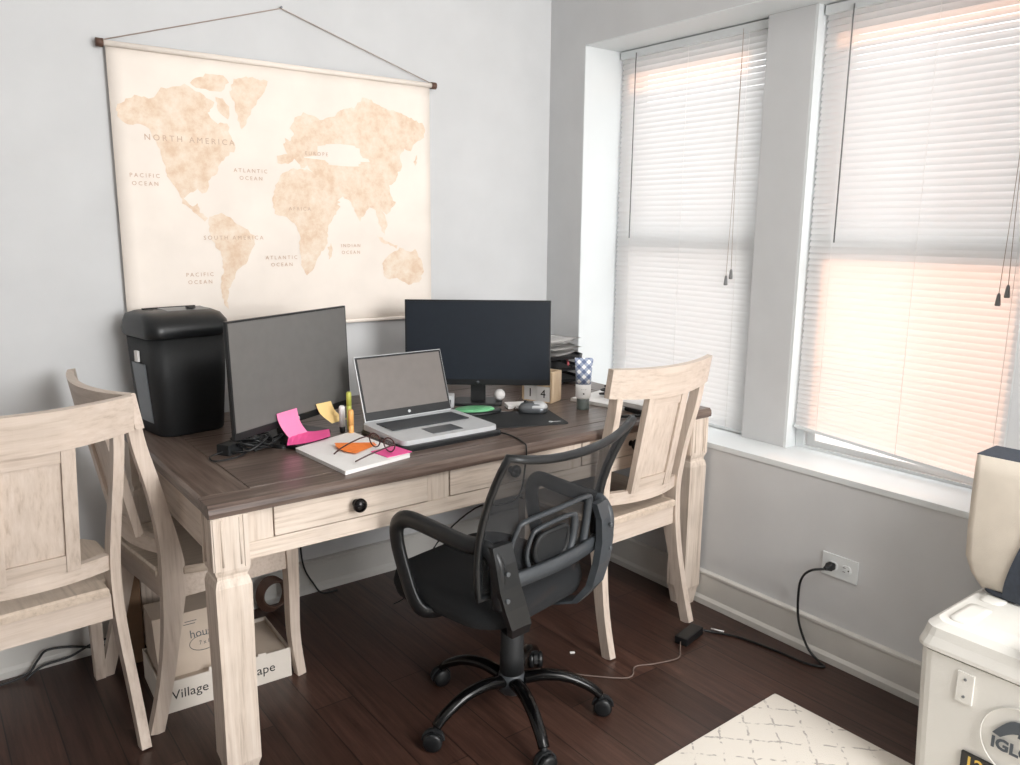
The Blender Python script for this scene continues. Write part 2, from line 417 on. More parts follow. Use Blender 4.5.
# baseboards: tall board, cap bead and shoe
def baseb(name, horiz, a, b, label):
    bm = B()
    prof = [(0, 0), (.020, 0), (.020, .022), (.012, .034), (.012, .118), (.016, .122), (.016, .130), (.006, .134), (0, .134)]
    if horiz: pts = [Vector((a, -p, z)) for p, z in prof]; h = Vector((b-a, 0, 0))
    else: pts = [Vector((-p, a, z)) for p, z in prof]; h = Vector((0, b-a, 0))
    add_prism(bm, pts, h); struct(name, bm, 'base', label)
baseb('baseboard_back', True, XL, -.02, 'white baseboard along the back wall')
baseb('baseboard_right', False, YR, 0, 'white baseboard under the windows')
# windows: double-hung frame, sash rails, panes
def window(n, y0, y1, label):
    w = bpy.data.objects.new('window_%d' % n, None); C.objects.link(w); w['kind'] = 'structure'; w['label'] = label
    w.location = (.236, (y0+y1)/2, ZS)
    hw = (y1-y0)/2-.001; H = ZT-ZS; mr = 1.372-ZS
    bm = B()
    for s in (-1, 1): add_box(bm, (-.012, min(s*hw, s*(hw-.035)), 0), (.07, max(s*hw, s*(hw-.035)), H), bev=.002)
    add_box(bm, (-.012, -hw+.035, 0), (.07, hw-.035, .010)); add_box(bm, (-.012, -hw+.035, H-.035), (.07, hw-.035, H), bev=.002)
    obj('frame', bm, 'white', w)
    for nm, z0, z1, x0 in (('lower_sash', .010, mr+.022, .0), ('upper_sash', mr-.022, H-.035, .036)):
        bm = B(); h2 = hw-.035
        for s in (-1, 1): add_box(bm, (x0, min(s*h2, s*(h2-.035)), z0), (x0+.03, max(s*h2, s*(h2-.035)), z1), bev=.002)
        hb_ = .022 if nm == 'lower_sash' else .044
        add_box(bm, (x0, -h2+.035, z0), (x0+.03, h2-.035, z0+hb_), bev=.002); add_box(bm, (x0, -h2+.035, z1-(.060 if nm == 'lower_sash' else .044)), (x0+.03, h2-.035, z1), bev=.002)
        s_ = obj(nm, bm, 'white', w)
        bm = B(); add_box(bm, (x0+.012, -h2+.032, z0+hb_-.003), (x0+.016, h2-.032, z1-.041)); obj('pane', bm, 'glass', s_)
window(1, YC1, YA, 'left double-hung window'); window(2, YB, YC2, 'right double-hung window')
# outside: the neighbouring facade and the ground
bm = B(); add_box(bm, (4.6, -9, -3), (4.9, 3.2, 1.25)); struct('wall_neighbor', bm, 'brick', 'low orange brick building outside')
bm = B(); add_box(bm, (2.2, -5.2, 1.75), (2.34, -1.77, 2.36)); add_box(bm, (2.2, -1.77, -3), (2.34, 1.2, 2.33)); struct('wall_sun_blocker', bm, 'stone', 'pale screen added outside the windows to shade the blinds from the low sun')  # invented post and beam, shaped to cut the sun on the blinds
bm = B(); add_box(bm, (.36, -9, -3.1), (9, 5, -3)); struct('floor_outside', bm, 'stone', 'pavement outside')

# ------------------------------------------------------------------ blinds
def blind(y0, y1, zb0, zb1, label, wand_y, cord_y):
    """y0 > y1; zb0 bottom height at y0, zb1 at y1"""
    X = .205
    t = thing('window_blind', label, 'blind', (X, (y0+y1)/2, ZT), 0, None)
    hw = (y0-y1)/2-.004; W = lambda z: z-ZT
    bm = B(); add_box(bm, (-.014, -hw, -.034), (.014, hw, -.004), bev=.003); obj('head_rail', bm, 'white', t)
    top = 2.112; zb = min(zb0, zb1)+.016; n = int((top-zb)/.0208); bm = B(); rnd = random.Random(3)
    tilt = radians(60)
    for i in range(n+1):
        z = top-(top-zb)*i/n
        # near the bottom the slats climb towards the raised end
        k = max(0, (i/n-.80)/.20)
        zl = z+(zb0-min(zb0, zb1))*k; zr = z+(zb1-min(zb0, zb1))*k
        tl = tilt+rnd.uniform(-.05, .05)
        prof = []
        for a in (-.5, -.17, .17, .5):
            u = a*.0270; b = .0018*(1-4*a*a)
            prof.append((u*cos(tl)-b*sin(tl), u*sin(tl)+b*cos(tl)))   # room edge low, window edge high
        A = [bm.verts.new((x, hw-.004, W(zl)+h)) for x, h in prof]; Bv = [bm.verts.new((x, -hw+.004, W(zr)+h)) for x, h in prof]
        for j in range(3):
            f = bm.faces.new((A[j], A[j+1], Bv[j+1], Bv[j])); f.smooth = True
    obj('slats', bm, 'slat', t)
    bm = B()
    a0 = Vector((0, hw-.004, W(zb0)+.002)); a1 = Vector((0, -hw+.004, W(zb1)+.002))
    add_sweep(bm, [a0, a1], rect(.024, .011), up=(0, 0, 1), smooth=False); obj('bottom_rail', bm, 'white', t)
    bm = B()
    for q in (.12, .5, .88):
        y = hw-2*hw*q; ze = zb0+(zb1-zb0)*q
        for dx in (-.0125,): add_tube(bm, [(dx, y, -.03), (dx, y, W(ze))], .0008, 5, 0)
    obj('ladder_cord', bm, 'paper', t)
    yc = (y0+y1)/2
    bm = B(); add_tube(bm, [(-.02, wand_y-yc, -.02), (-.022, wand_y-yc, -.06), (-.024, wand_y-yc, W(1.378))], .0026, 6, 0); obj('tilt_wand', bm, 'steelb' if False else 'wand', t)
    bm = B()
    for d, zz in ((-.010, 1.27), (.012, 1.245)):
        add_tube(bm, [(-.018, cord_y-yc, -.02), (-.019, cord_y-yc+d*.3, W(1.6)), (-.02, cord_y-yc+d, W(zz))], .0010, 5, 3)
    lc = obj('lift_cord', bm, 'string', t)
    for d, zz in ((-.010, 1.27), (.012, 1.245)):
        bm = B(); add_lathe(bm, [(.002, 0), (.005, -.006), (.008, -.034), (.007, -.038), (.002, -.038)], (-.02, cord_y-yc+d, W(zz)), 10); obj('tassel', bm, 'wand', lc)
    return t
blind(YA-.006, YC1+.004, .643, .643, 'white venetian blind over the narrower left window beside the corner', -.333, -.865)
blind(YC2-.004, YB+.004, .716, .664, 'white venetian blind with orange glow over right window, its bottom rail raised at one end', -1.293, -1.835)

# ------------------------------------------------------------------ desk
DX0, DX1, DY0, DY1 = -1.832, -.012, -.978, -.022
d = thing('writing_desk', 'whitewashed wooden desk with a dark stained plank top', 'desk', (-.92, -.5, 0))
ox, oy = -.92, -.5
def DB(bm, x0, x1, y0, y1, z0, z1, bev=.002, mat=0): add_box(bm, (x0-ox, y0-oy, z0), (x1-ox, y1-oy, z1), bev=bev, mat=mat)
bm = B()
DB(bm, DX0+.13, DX1-.13, DY0+.09, DY1, .741, .770, .0015)                                    # field, slightly broken by seams below
DB(bm, DX0+.006, DX1-.006, DY0+.006, DY1, .736, .7675, .004)
top = obj('desktop', bm, 'top', d)
bm = B()
prof = [(-.010, .738), (-.002, .742), (0, .750), (-.002, .760), (-.010, .7702), (-.085, .7702), (-.085, .768), (-.02, .738)]
# front border board and two breadboard ends, each with a rounded nose
add_prism(bm, [Vector((DX0-ox, DY0-oy-p if False else DY0-oy-p-.010+.0, z)) for p, z in [(-q[0]-.010, q[1]) for q in []]] or
          [Vector((DX0-ox, DY0-oy+y, z)) for y, z in ((.012, .736), (.002, .740), (0, .750), (.002, .762), (.010, .7702), (.085, .7702), (.085, .745))], Vector((DX1-DX0, 0, 0)))
obj('front_edge', bm, 'top', top)
for s, xe in ((1, DX0), (-1, DX1)):
    bm = B()
    add_prism(bm, [Vector((xe-ox+s*x, DY0+.0865-oy, z)) for x, z in ((.012, .736), (.002, .740), (0, .750), (.002, .762), (.010, .7702), (.125, .7702), (.125, .745))], Vector((0, DY1-DY0-.0865, 0)))
    obj('end_board', bm, 'topy', top)
bm = B()
for y in (-.55, -.32, -.16): DB(bm, DX0+.13, DX1-.13, y-.0012, y+.0012, .7695, .7703, 0)
obj('plank_seam', bm, 'gap', top)
# legs: square reeded block, neck, slightly tapered post, foot
def desk_leg(cx, cy, front):
    bm = B(); h = .043; cx -= ox; cy -= oy
    def sq(s, z): return [(cx-s, cy-s, z), (cx+s, cy-s, z), (cx+s, cy+s, z), (cx-s, cy+s, z)]
    add_loft(bm, [sq(.030, 0), sq(.038, .055), sq(.0435, .075), sq(.0425, .30), sq(.0445, .555), sq(.040, .572), sq(.037, .576), sq(.037, .584), sq(.041, .592), sq(h, .600), sq(h, .736)], smooth=False)
    if front:
        for k in (-1, 1):
            for dx, dy in ((-1, 0), (0, -1)):
                a, b = sorted((k*.030, k*.0425))
                if dx: add_box(bm, (cx-h-.003, cy+a, .602), (cx-h+.002, cy+b, .735), bev=.001)
                else: add_box(bm, (cx+a, cy-h-.003, .602), (cx+b, cy-h+.002, .735), bev=.001)
        for k in (-1, 1):
            for (dx, dy) in ((-1, 0), (0, -1)):
                c = Vector((cx+dx*h, cy+dy*h, 0)); tt = Vector((abs(dy), abs(dx), 0))*(k*.022)
                a = c+tt
                add_tube(bm, [(a.x, a.y, .61), (a.x, a.y, .730)], .0028, 6, 0)
    return obj('leg', bm, 'cwz', d)
for cx in (DX0+.051, DX1-.051):
    for cy in (DY0+.051, DY1-.060): desk_leg(cx, cy, cy < -.5)
AX0, AX1 = DX0+.094, DX1-.094
bm = B(); DB(bm, AX0, AX1, -.945, -.925, .604, .648); DB(bm, AX0, AX1, -.925, -.905, .640, .736, 0); obj('front_rail', bm, 'cwx', d)
bm = B(); DB(bm, AX0, AX1, DY1-.07, DY1-.05, .604, .736); obj('back_rail', bm, 'cwx', d)
for xe in (DX0+.03, DX1-.05):
    bm = B(); DB(bm, xe, xe+.02, DY0+.094, DY1-.10, .604, .736); obj('side_rail', bm, 'cwy', d)
for x0, x1 in ((AX0, -1.667), (-1.2135, -1.1425), (-.6975, -.6265), (-.173, AX1)):
    bm = B(); DB(bm, x0, x1, -.943, -.925, .6485, .736, .001); obj('divider', bm, 'cwz', d)
for x0, x1 in ((-1.6645, -1.216), (-1.140, -.700), (-.624, -.1755)):
    bm = B(); DB(bm, x0, x1, -.947, -.924, .651, .734, .0025); dr = obj('drawer', bm, 'cwx', d)
    bm = B(); add_lathe(bm, [(.011, 0), (.008, -.008), (.008, -.014), (.016, -.018), (.0195, -.024), (.0185, -.031), (.010, -.037), (.001, -.038)], ((x0+x1)/2-ox, -.9465-oy, .692), 20, 'y')
    obj('knob', bm, 'knob', dr)

# ------------------------------------------------------------------ dining chairs
def dining_chair(label, loc, rz):
    t = thing('dining_chair', label, 'chair', loc, rz, 'pale wooden dining chairs around the desk')
    # stiles: sweep in the y-z plane
    path = [(0, .012, 0), (0, .050, .14), (0, .082, .30), (0, .098, .43), (0, .092, .54), (0, .062, .70), (0, .028, .84), (0, .016, .925)]
    for s in (-1, 1):
        bm = B(); p = [Vector((s*(.207-.022*math.exp(-((q[2]-.46)/.27)**2)), q[1], q[2])) for q in smooth_path(path, 4)]
        add_sweep(bm, p, rect(.046, .026), up=(1, 0, 0), smooth=False, scale=lambda u: ((.84+.62*math.exp(-((u-.44)/.17)**2)-.18*max(0, u-.6)), 1))
        obj('back_leg', bm, 'chz', t)
    def arc(hw, sag, y, z, n=14, tilt=0):
        return [Vector((hw*(2*i/n-1), y-sag*(1-(2*i/n-1)**2), z)) for i in range(n+1)]
    # crest rail: curved and leaning back
    bm = B(); n = 16; loops = []
    for i in range(n+1):
        u = 2*i/n-1; x = .246*u; y = -.006-.048*(1-u*u)+.018; hh = .098-.010*(1-u*u)*0
        zt = .990-.006*(1-u*u); zb = .896-.014*(1-u*u)
        loops.append([(x, y-.016, zt), (x, y+.006, zt+.002), (x, y+.022, zb), (x, y, zb)])
    add_loft(bm, loops, smooth=False); obj('crest_rail', bm, 'chx', t)
    # lower cross rail
    bm = B(); add_sweep(bm, arc(.174, .036, .088, .532), rect(.022, .042), up=(0, 0, 1), smooth=False); obj('cross_rail', bm, 'chx', t)
    # framed splat panel
    def py(z): return .074-.064*(z-.550)/.335-.034      # leans with the stiles
    def slab(x0, x1, z0, z1, th, off=0):
        vs = []
        return [[(x0, py(z)+off, z), (x1, py(z)+off, z), (x1, py(z)+off+th, z), (x0, py(z)+off+th, z)] for z in (z0, z1)]
    for x0, x1 in ((-.098, -.066), (.066, .098)):
        bm = B(); add_loft(bm, slab(x0, x1, .548, .892, .024, -.003), smooth=False); obj('splat_stile', bm, 'chz', t)
    bm = B(); add_loft(bm, slab(-.0655, .0655, .551, .594, .018), smooth=False); obj('splat_rail', bm, 'chx', t); bm = B(); add_loft(bm, slab(-.0655, .0655, .850, .890, .018), smooth=False); obj('splat_rail', bm, 'chx', t)
    bm = B(); add_loft(bm, slab(-.0655, .0655, .595, .849, .008, .006), smooth=False); obj('splat_panel', bm, 'chz', t)
    # seat: rounded saddle board with notches at the stiles
    bm = B(); w0, w1 = .164, .232
    out = [(-w0, .060), (-w0, .118), (-.205, .126), (-w1, .20), (-w1+.002, .44), (-w1+.03, .482), (0, .496), (w1-.03, .482), (w1-.002, .44), (w1, .20), (.205, .126), (w0, .118), (w0, .060)]
    lo = [(x*.985, y, .444) for x, y in out]; a = [(x, y, .450) for x, y in out]; b = [(x, y, .462) for x, y in out]
    c_ = [(x*.975, .27+(y-.27)*.975, .468) for x, y in out]; e_ = [(x*.7, .27+(y-.27)*.7, .464) for x, y in out]
    add_loft(bm, [lo, a, b, c_, e_], smooth=False); obj('seat', bm, 'seatw', t)
    bm = B(); add_box(bm, (-.170, .072, .372), (.170, .092, .4435), bev=.002); add_box(bm, (-.19, .445, .372), (.19, .465, .4435), bev=.002)
    for s in (-1, 1): add_prism(bm, [(s*.172, .125, .372), (s*.190, .125, .372), (s*.214, .440, .372), (s*.194, .440, .372)], (0, 0, .0715))
    obj('apron', bm, 'chx', t)
    for s in (-1, 1):
        bm = B(); pts = smooth_path([(s*.205, .452, .4435), (s*.205, .453, .30), (s*.206, .452, .14), (s*.209, .468, 0)], 4)
        add_sweep(bm, pts, rect(.040, .040), up=(0, 1, 0), smooth=False, scale=lambda u: 1.0-.30*u); obj('front_leg', bm, 'chz', t)
    return t
chA = dining_chair('pale wooden dining chair nearest the left edge of the photo, its panelled back towards us', (-2.152, -.665, 0), radians(4))
chB = dining_chair('pale wooden dining chair tucked against the left end of the desk, over the cardboard boxes', (-1.944, -.385, 0), radians(-83))
chC = dining_chair('pale wooden dining chair in front of the right end of the desk by the windows', (-.380, -1.068, 0), radians(2))

# ------------------------------------------------------------------ office chair
oc = thing('office_chair', 'black swivel office chair with mesh back and loop arms, pulled up to the desk', 'office chair', (-1.073, -1.112, 0), radians(12))
bm = B(); add_lathe(bm, [(.030, .075), (.040, .085), (.043, .105), (.038, .135), (.030, .145), (.001, .146)], n=24); hub = obj('hub', bm, 'gry', oc); hub.location = (.032, -.012, 0)
for k in range(5):
    a = radians(36+72*k-12); c, s = cos(a), sin(a)
    bm = B()
    path = smooth_path([(.035*c, .035*s, .118), (.10*c, .10*s, .128), (.17*c, .17*s, .118), (.235*c, .235*s, .086), (.262*c, .262*s, .062)], 5)
    add_sweep(bm, path, circ(.0200, 12, .016), up=(0, 0, 1), scale=lambda u: 1.1-.3*u); lg = obj('base_leg', bm, 'gloss', oc); lg.location = (.032, -.012, 0)
    bm = B(); b = a+radians([20, 65, -40, 100, -10][k]); ax = Vector((-sin(b), cos(b), 0)); o = Vector((.272*c, .272*s, .027))
    mm = planeM((0, 0, 0), ax.cross(Vector((0, 0, 1))), Vector((0, 0, 1)))
    for sg in (-1, 1):
        add_lathe(bm, [(.004, sg*.006), (.024, sg*.006), (.027, sg*.009), (.027, sg*.019), (.023, sg*.023), (.004, sg*.023)], o, 18, M4=mm)
    obj('wheel', bm, 'blk', lg)
    bm = B(); add_tube(bm, [o+Vector((-.012*c, -.012*s, .040)), o+Vector((-.006*c, -.006*s, .022)), o], .009, 8, 2)
    hp = []
    for j in range(9):
        aa = pi*j/8; hp.append(o+Vector((cos(b)*cos(aa)*.030, sin(b)*cos(aa)*.030, sin(aa)*.030+.001)))
    add_sweep(bm, hp, rect(.005, .012), up=tuple(ax), smooth=False)
    obj('caster_hood', bm, 'blkm', lg)
bm = B(); add_lathe(bm, [(.001, .14), (.036, .14), (.036, .20), (.034, .205), (.034, .28), (.031, .285), (.031, .37), (.001, .37)], n=20); obj('gas_column', bm, 'blkm', oc).location = (.032, -.012, 0)
bm = B(); add_box(bm, (-.08, -.11, .368), (.08, .11, .400), bev=.008); add_tube(bm, [(.06, 0, .385), (.16, -.01, .38), (.25, -.02, .383)], .006, 8, 3); obj('tilt_mechanism', bm, 'blk', oc)
bm = B()
def seatloop(w, dd, z, cy=.035, sag=0): return [(x, y+cy, z-sag*(x/w)**2-(.03 if y > dd/2*.8 else 0)*sag*10) for x, y in rounded(w, dd, .10, 6)]
add_loft(bm, [seatloop(.38, .38, .400), seatloop(.435, .42, .412), seatloop(.45, .43, .440), seatloop(.44, .42, .470), seatloop(.38, .36, .488), seatloop(.22, .2, .493)])
obj('seat_cushion', bm, 'fab', oc).location = (-.018, 0, 0)
# arms: broad loops; rear bracket drops to the seat side
for s in (-1, 1):
    bm = B()
    pts = smooth_path([(s*.220, -.200, .50), (s*.232, -.200, .56), (s*.236, -.196, .62), (s*.240, -.165, .652), (s*.250, -.10, .652), (s*.250, .02, .662), (s*.250, .10, .664), (s*.250, .142, .640), (s*.250, .146, .59),
                      (s*.250, .118, .51), (s*.248, .085, .44), (s*.232, .060, .408), (s*.18, .045, .396)], 5)
    if s > 0: pts = [Vector((p.x, p.y*.6 if p.y > 0 else p.y, p.z)) for p in pts]
    add_sweep(bm, pts, circ(.024, 12, .015), up=(1, 0, 0), scale=lambda u: (1.0, 1.15-.35*u))
    obj('armrest', bm, 'gry' if s > 0 else 'blk', oc).location = (-.012, 0, 0)
    bm = B()   # wide rear bracket plate
    loops = []
    for (x, y, z, ww, th) in ((.236, -.194, .664, .054, .012), (.240, -.210, .62, .056, .012), (.236, -.218, .56, .060, .013), (.218, -.222, .50, .062, .013), (.190, -.218, .44, .058, .013), (.155, -.190, .395, .050, .012), (.115, -.120, .378, .040, .010)):
        loops.append([(s*(x-ww), y-th, z), (s*(x+.008), y-th*.4, z), (s*(x+.008), y+th, z), (s*(x-ww), y+th*.7, z)])
    add_loft(bm, loops, smooth=False); br = obj('back_bracket', bm, 'gry' if s > 0 else 'blk', oc); br.location = (-.018, 0, 0)
    for zz in (.60, .53):
        bm = B(); add_lathe(bm, [(.006, -.262), (.006, -.254)], (s*.222, .030, zz), 10, 'y'); obj('bolt', bm, 'steel', br)
# back: curved frame
def backpt(u, v):
    """u -1..1 across, v 0..1 up"""
    z = .525+.362*v
    hw = .246+.016*v
    y = -.158-.098*v**1.9+.012*sin(pi*v)-.032*(1-u*u)*(.55+.45*v)
    return Vector((hw*u-.022+.010*v, y, z-.014*(1-u*u)*v+.016*abs(u)**3*v))
loop = [backpt(-1, v/10) for v in range(0, 11)]+[backpt(-1+2*i/12, 1) for i in range(1, 13)]+[backpt(1, 1-v/10) for v in range(1, 11)]+[backpt(1-2*i/10, 0) for i in range(1, 10)]
bm = B(); add_sweep(bm, loop, circ(.013, 8, .010), closed=True); obj('back_frame', bm, 'blk', oc)
bm = B(); G = [[bm.verts.new(backpt(-1+2*i/16, j/12)) for i in range(17)] for j in range(13)]
for j in range(12):
    for i in range(16): f = bm.faces.new((G[j][i], G[j][i+1], G[j+1][i+1], G[j+1][i])); f.smooth = True
obj('mesh_back', bm, 'mesh', oc)
# lumbar frame of two nested rounded trapezoids on a cross bar
def lum(pts, r): 
    bmx = []
    for u, v in pts: bmx.append(backpt(u, v)+Vector((0, -.014, 0)))
    return bmx
bm = B()
for pts, r in (([(-.62, .06), (-.66, .24), (-.60, .44), (-.50, .50), (0, .52), (.50, .50), (.60, .44), (.66, .24), (.62, .06)], .010),
               ([(-.30, .03), (-.40, .20), (-.36, .36), (-.28, .40), (0, .415), (.28, .40), (.36, .36), (.40, .20), (.30, .03)], .009)):
    add_sweep(bm, smooth_path(lum(pts, r), 4), circ(r*1.15, 8, r*.7))
obj('lumbar_frame', bm, 'gry', oc)
bm = B(); add_sweep(bm, smooth_path(lum([(-.22, .12), (-.28, .22), (-.22, .32), (0, .335), (.22, .32), (.28, .22), (.22, .10), (0, .07)], .01), 4, True), circ(.007, 8), closed=True)
G = [[bm.verts.new(backpt(-.24+.48*i/6, .08+.24*j/4)+Vector((0, -.016, 0))) for i in range(7)] for j in range(5)]
for j in range(4):
    for i in range(6): f = bm.faces.new((G[j][i], G[j][i+1], G[j+1][i+1], G[j+1][i])); f.smooth = True
obj('lumbar_pad', bm, 'blkm', oc)
bm = B(); add_sweep(bm, smooth_path([(-.205, -.186, .550), (-.12, -.200, .550), (0, -.208, .549), (.12, -.200, .548), (.190, -.186, .547)], 5), rect(.018, .036), up=(0, 0, 1)); obj('cross_bar', bm, 'gry', oc)

# ------------------------------------------------------------------ monitors
def monitor(name, label, corner, yaw, W, H, tilt, zb, scr, standx, base):
    t = thing(name, label, 'monitor', (corner[0], corner[1], 0.7702), yaw)
    z0 = zb-.7702; T = Matrix.Translation((0, 0, z0)) @ Matrix.Rotation(-tilt, 4, 'X')
    bm = B(); add_box(bm, (0, 0, 0), (W, .012, H), bev=.003, M4=None)
    add_box(bm, (W*.22, .012, H*.18), (W*.78, .035, H*.78), bev=.006)
    for v in bm.verts: v.co = T @ v.co
    hd = obj('housing', bm, 'blk', t)
    bm = B(); add_box(bm, (.006, -.0012, .022), (W-.006, .0005, H-.006))
    for v in bm.verts: v.co = T @ v.co
    obj('screen', bm, scr, t)
    bm = B(); add_lathe(bm, [(.001, -.0018), (.006, -.0018), (.006, .001), (.001, .001)], (W*.5, 0, .011), 16, 'y')
    for v in bm.verts: v.co = T @ v.co
    obj('logo', bm, 'silver' if scr == 'screen' else 'gry', hd)
    bm = B()
    add_sweep(bm, smooth_path([(standx, .055, .006), (standx, .062, .10), (standx, .045, z0+H*.45)], 4), rect(.055, .016), up=(1, 0, 0) if False else (0, 1, 0), smooth=False)
    obj('stand', bm, 'blk', t)
    bm = B(); bw, bd = base; lp = rounded(bw, bd, .02, 4)
    add_loft(bm, [[(standx+x, .05+y, 0) for x, y in lp], [(standx+x, .05+y, .006) for x, y in lp], [(standx+x*.96, .05+y*.96, .010) for x, y in lp]], smooth=False)
    obj('stand_base', bm, 'blk', t)
    return t
monitor('computer_monitor', 'grey matte-screen monitor angled beside the paper shredder, sticky notes on its lower edge', (-1.652, -.640), .484, .535, .335, .03, .826, 'screen', .27, (.24, .17))
monitor('computer_monitor', 'black-screen monitor facing us behind the open laptop', (-.905, -.285), -.653, .532, .312, .04, .848, 'screen2', .265, (.18, .12))

# ------------------------------------------------------------------ laptop on its black dock
lp = thing('laptop', 'open silver laptop with a dark keyboard and grey screen', 'laptop', (-1.052, -.695, .7702), radians(1))
bm = B(); L0 = rounded(.350, .262, .02, 4)
add_loft(bm, [[(x, y, .016) for x, y in L0], [(x*1.0, y, .022) for x, y in L0], [(x*.995, y*.995, .034-.004*(y < 0)) for x, y in L0]], smooth=False); lb = obj('base', bm, 'silver', lp)
bm = B(); add_box(bm, (-.142, -.012, .0335), (.142, .092, .0362)); obj('keyboard', bm, 'gry', lb)
bm = B(); add_box(bm, (-.055, -.105, .031), (.055, -.035, .0325), bev=.0004); obj('touchpad', bm, 'steel', lb)
bm = B(); T = Matrix.Translation((0, .122, .036)) @ Matrix.Rotation(-.33, 4, 'X')
add_box(bm, (-.165, 0, 0), (.165, .007, .212), bev=.003)
for v in bm.verts: v.co = T @ v.co
ld = obj('lid', bm, 'silver', lp)
bm = B(); add_box(bm, (-.1625, -.0012, .003), (.1625, -.0002, .2095))
for v in bm.verts: v.co = T @ v.co
obj('bezel', bm, 'blk', ld)
bm = B(); add_box(bm, (-.155, -.002, .030), (.155, -.0013, .203))
for v in bm.verts: v.co = T @ v.co
obj('screen', bm, 'lapscr', ld)
bm = B(); add_lathe(bm, [(.001, -.0022), (.005, -.0022), (.005, -.001), (.001, -.001)], (0, 0, .016), 14, 'y')
for v in bm.verts: v.co = T @ v.co
obj('logo', bm, 'silver', ld)
bm = B(); L1 = rounded(.372, .285, .03, 5)
add_loft(bm, [[(x, y, 0) for x, y in L1], [(x, y, .010) for x, y in L1], [(x*.97, y*.97, .0158) for x, y in L1]], smooth=False)
mesh1('laptop_stand', 'flat black stand beneath the open laptop', 'laptop stand', bm, 'blk', (-1.049, -.698, .7702), radians(1))

# ------------------------------------------------------------------ paper shredder
sh = thing('paper_shredder', 'tall black paper shredder with a domed top on the left end of the desk', 'shredder', (-1.664, -.158, .7702), radians(9)); sh.scale = (1, 1, .965)
def shl(w, dd, z, dy=0, dx=0, r=.045): return [(x+dx, y+dy, z) for x, y in rounded(w, dd, r, 5)]
bm = B(); add_loft(bm, [shl(.205, .205, 0), shl(.212, .212, .006), shl(.236, .226, .18), shl(.248, .234, .318)]); obj('bin', bm, 'blkm', sh)
bm = B(); add_loft(bm, [shl(.256, .240, .3185), shl(.266, .246, .325), shl(.268, .248, .345), shl(.262, .240, .366, .002), shl(.250, .200, .388, .012), shl(.215, .15, .398, .014), shl(.12, .08, .401, .014)]); hd = obj('head', bm, 'blk', sh)
bm = B(); add_box(bm, (-.085, .036, .3995), (.085, .044, .4045)); obj('feed_slot', bm, 'ink', hd)
bm = B(); add_loft(bm, [[(-.045, -.052, .395), (.095, -.052, .3935), (.095, .022, .3995), (-.045, .026, .4005)], [(-.043, -.050, .400), (.093, -.050, .3985), (.093, .020, .4035), (-.043, .024, .4045)]], smooth=False); obj('control_panel', bm, 'steel', hd)
bm = B(); add_box(bm, (.030, -.030, .4025), (.055, -.012, .408), bev=.001); obj('switch', bm, 'ink', hd)
bm = B(); add_loft(bm, [[(-.1095, y, .04), (-.104, y, .04), (-.1215, y, .235), (-.127, y, .235)] for y in (-.045, .045)], smooth=False); obj('side_window', bm, 'steel', sh)
bm = B(); add_box(bm, (-.1305, -.012, .24), (-.1235, .012, .275)); obj('sticker', bm, 'paper', sh)

# ------------------------------------------------------------------ world map
mp = thing('wall_map', 'beige canvas world map hanging from a dark rod on the back wall', 'wall map', (-1.197, -.002, 1.05))
MX, MZ = -1.197, 1.05
def mpx(x, z): return (x-MX, z-MZ)
bm = B()
x0, x1, zt, zb = -1.775, -.627, 1.955, 1.062
nx, nz = 24, 18; rows = []
def cy(u, v):  # gentle billow towards the wall
    return -.020+.004*sin(u*7)*v+.010*v*(1-abs(2*u-1)**4)*.6
for lay, th in ((0, 0), (1, .0015)):
    g = [[bm.verts.new((x0+(x1-x0)*i/nx-MX, cy(i/nx, j/nz)+th, zt+(zb-zt)*j/nz-MZ)) for i in range(nx+1)] for j in range(nz+1)]
    rows.append(g)
    for j in range(nz):
        for i in range(nx):
            f = bm.faces.new((g[j][i], g[j][i+1], g[j+1][i+1], g[j+1][i])); f.smooth = True
def border(g): return g[0][:]+[g[j][-1] for j in range(1, nz+1)]+g[-1][-2::-1]+[g[j][0] for j in range(nz-1, 0, -1)]
b0, b1 = border(rows[0]), border(rows[1])
for i in range(len(b0)): bm.faces.new((b0[i], b0[(i+1) % len(b0)], b1[(i+1) % len(b0)], b1[i]))
cv = obj('canvas', bm, 'cream', mp)
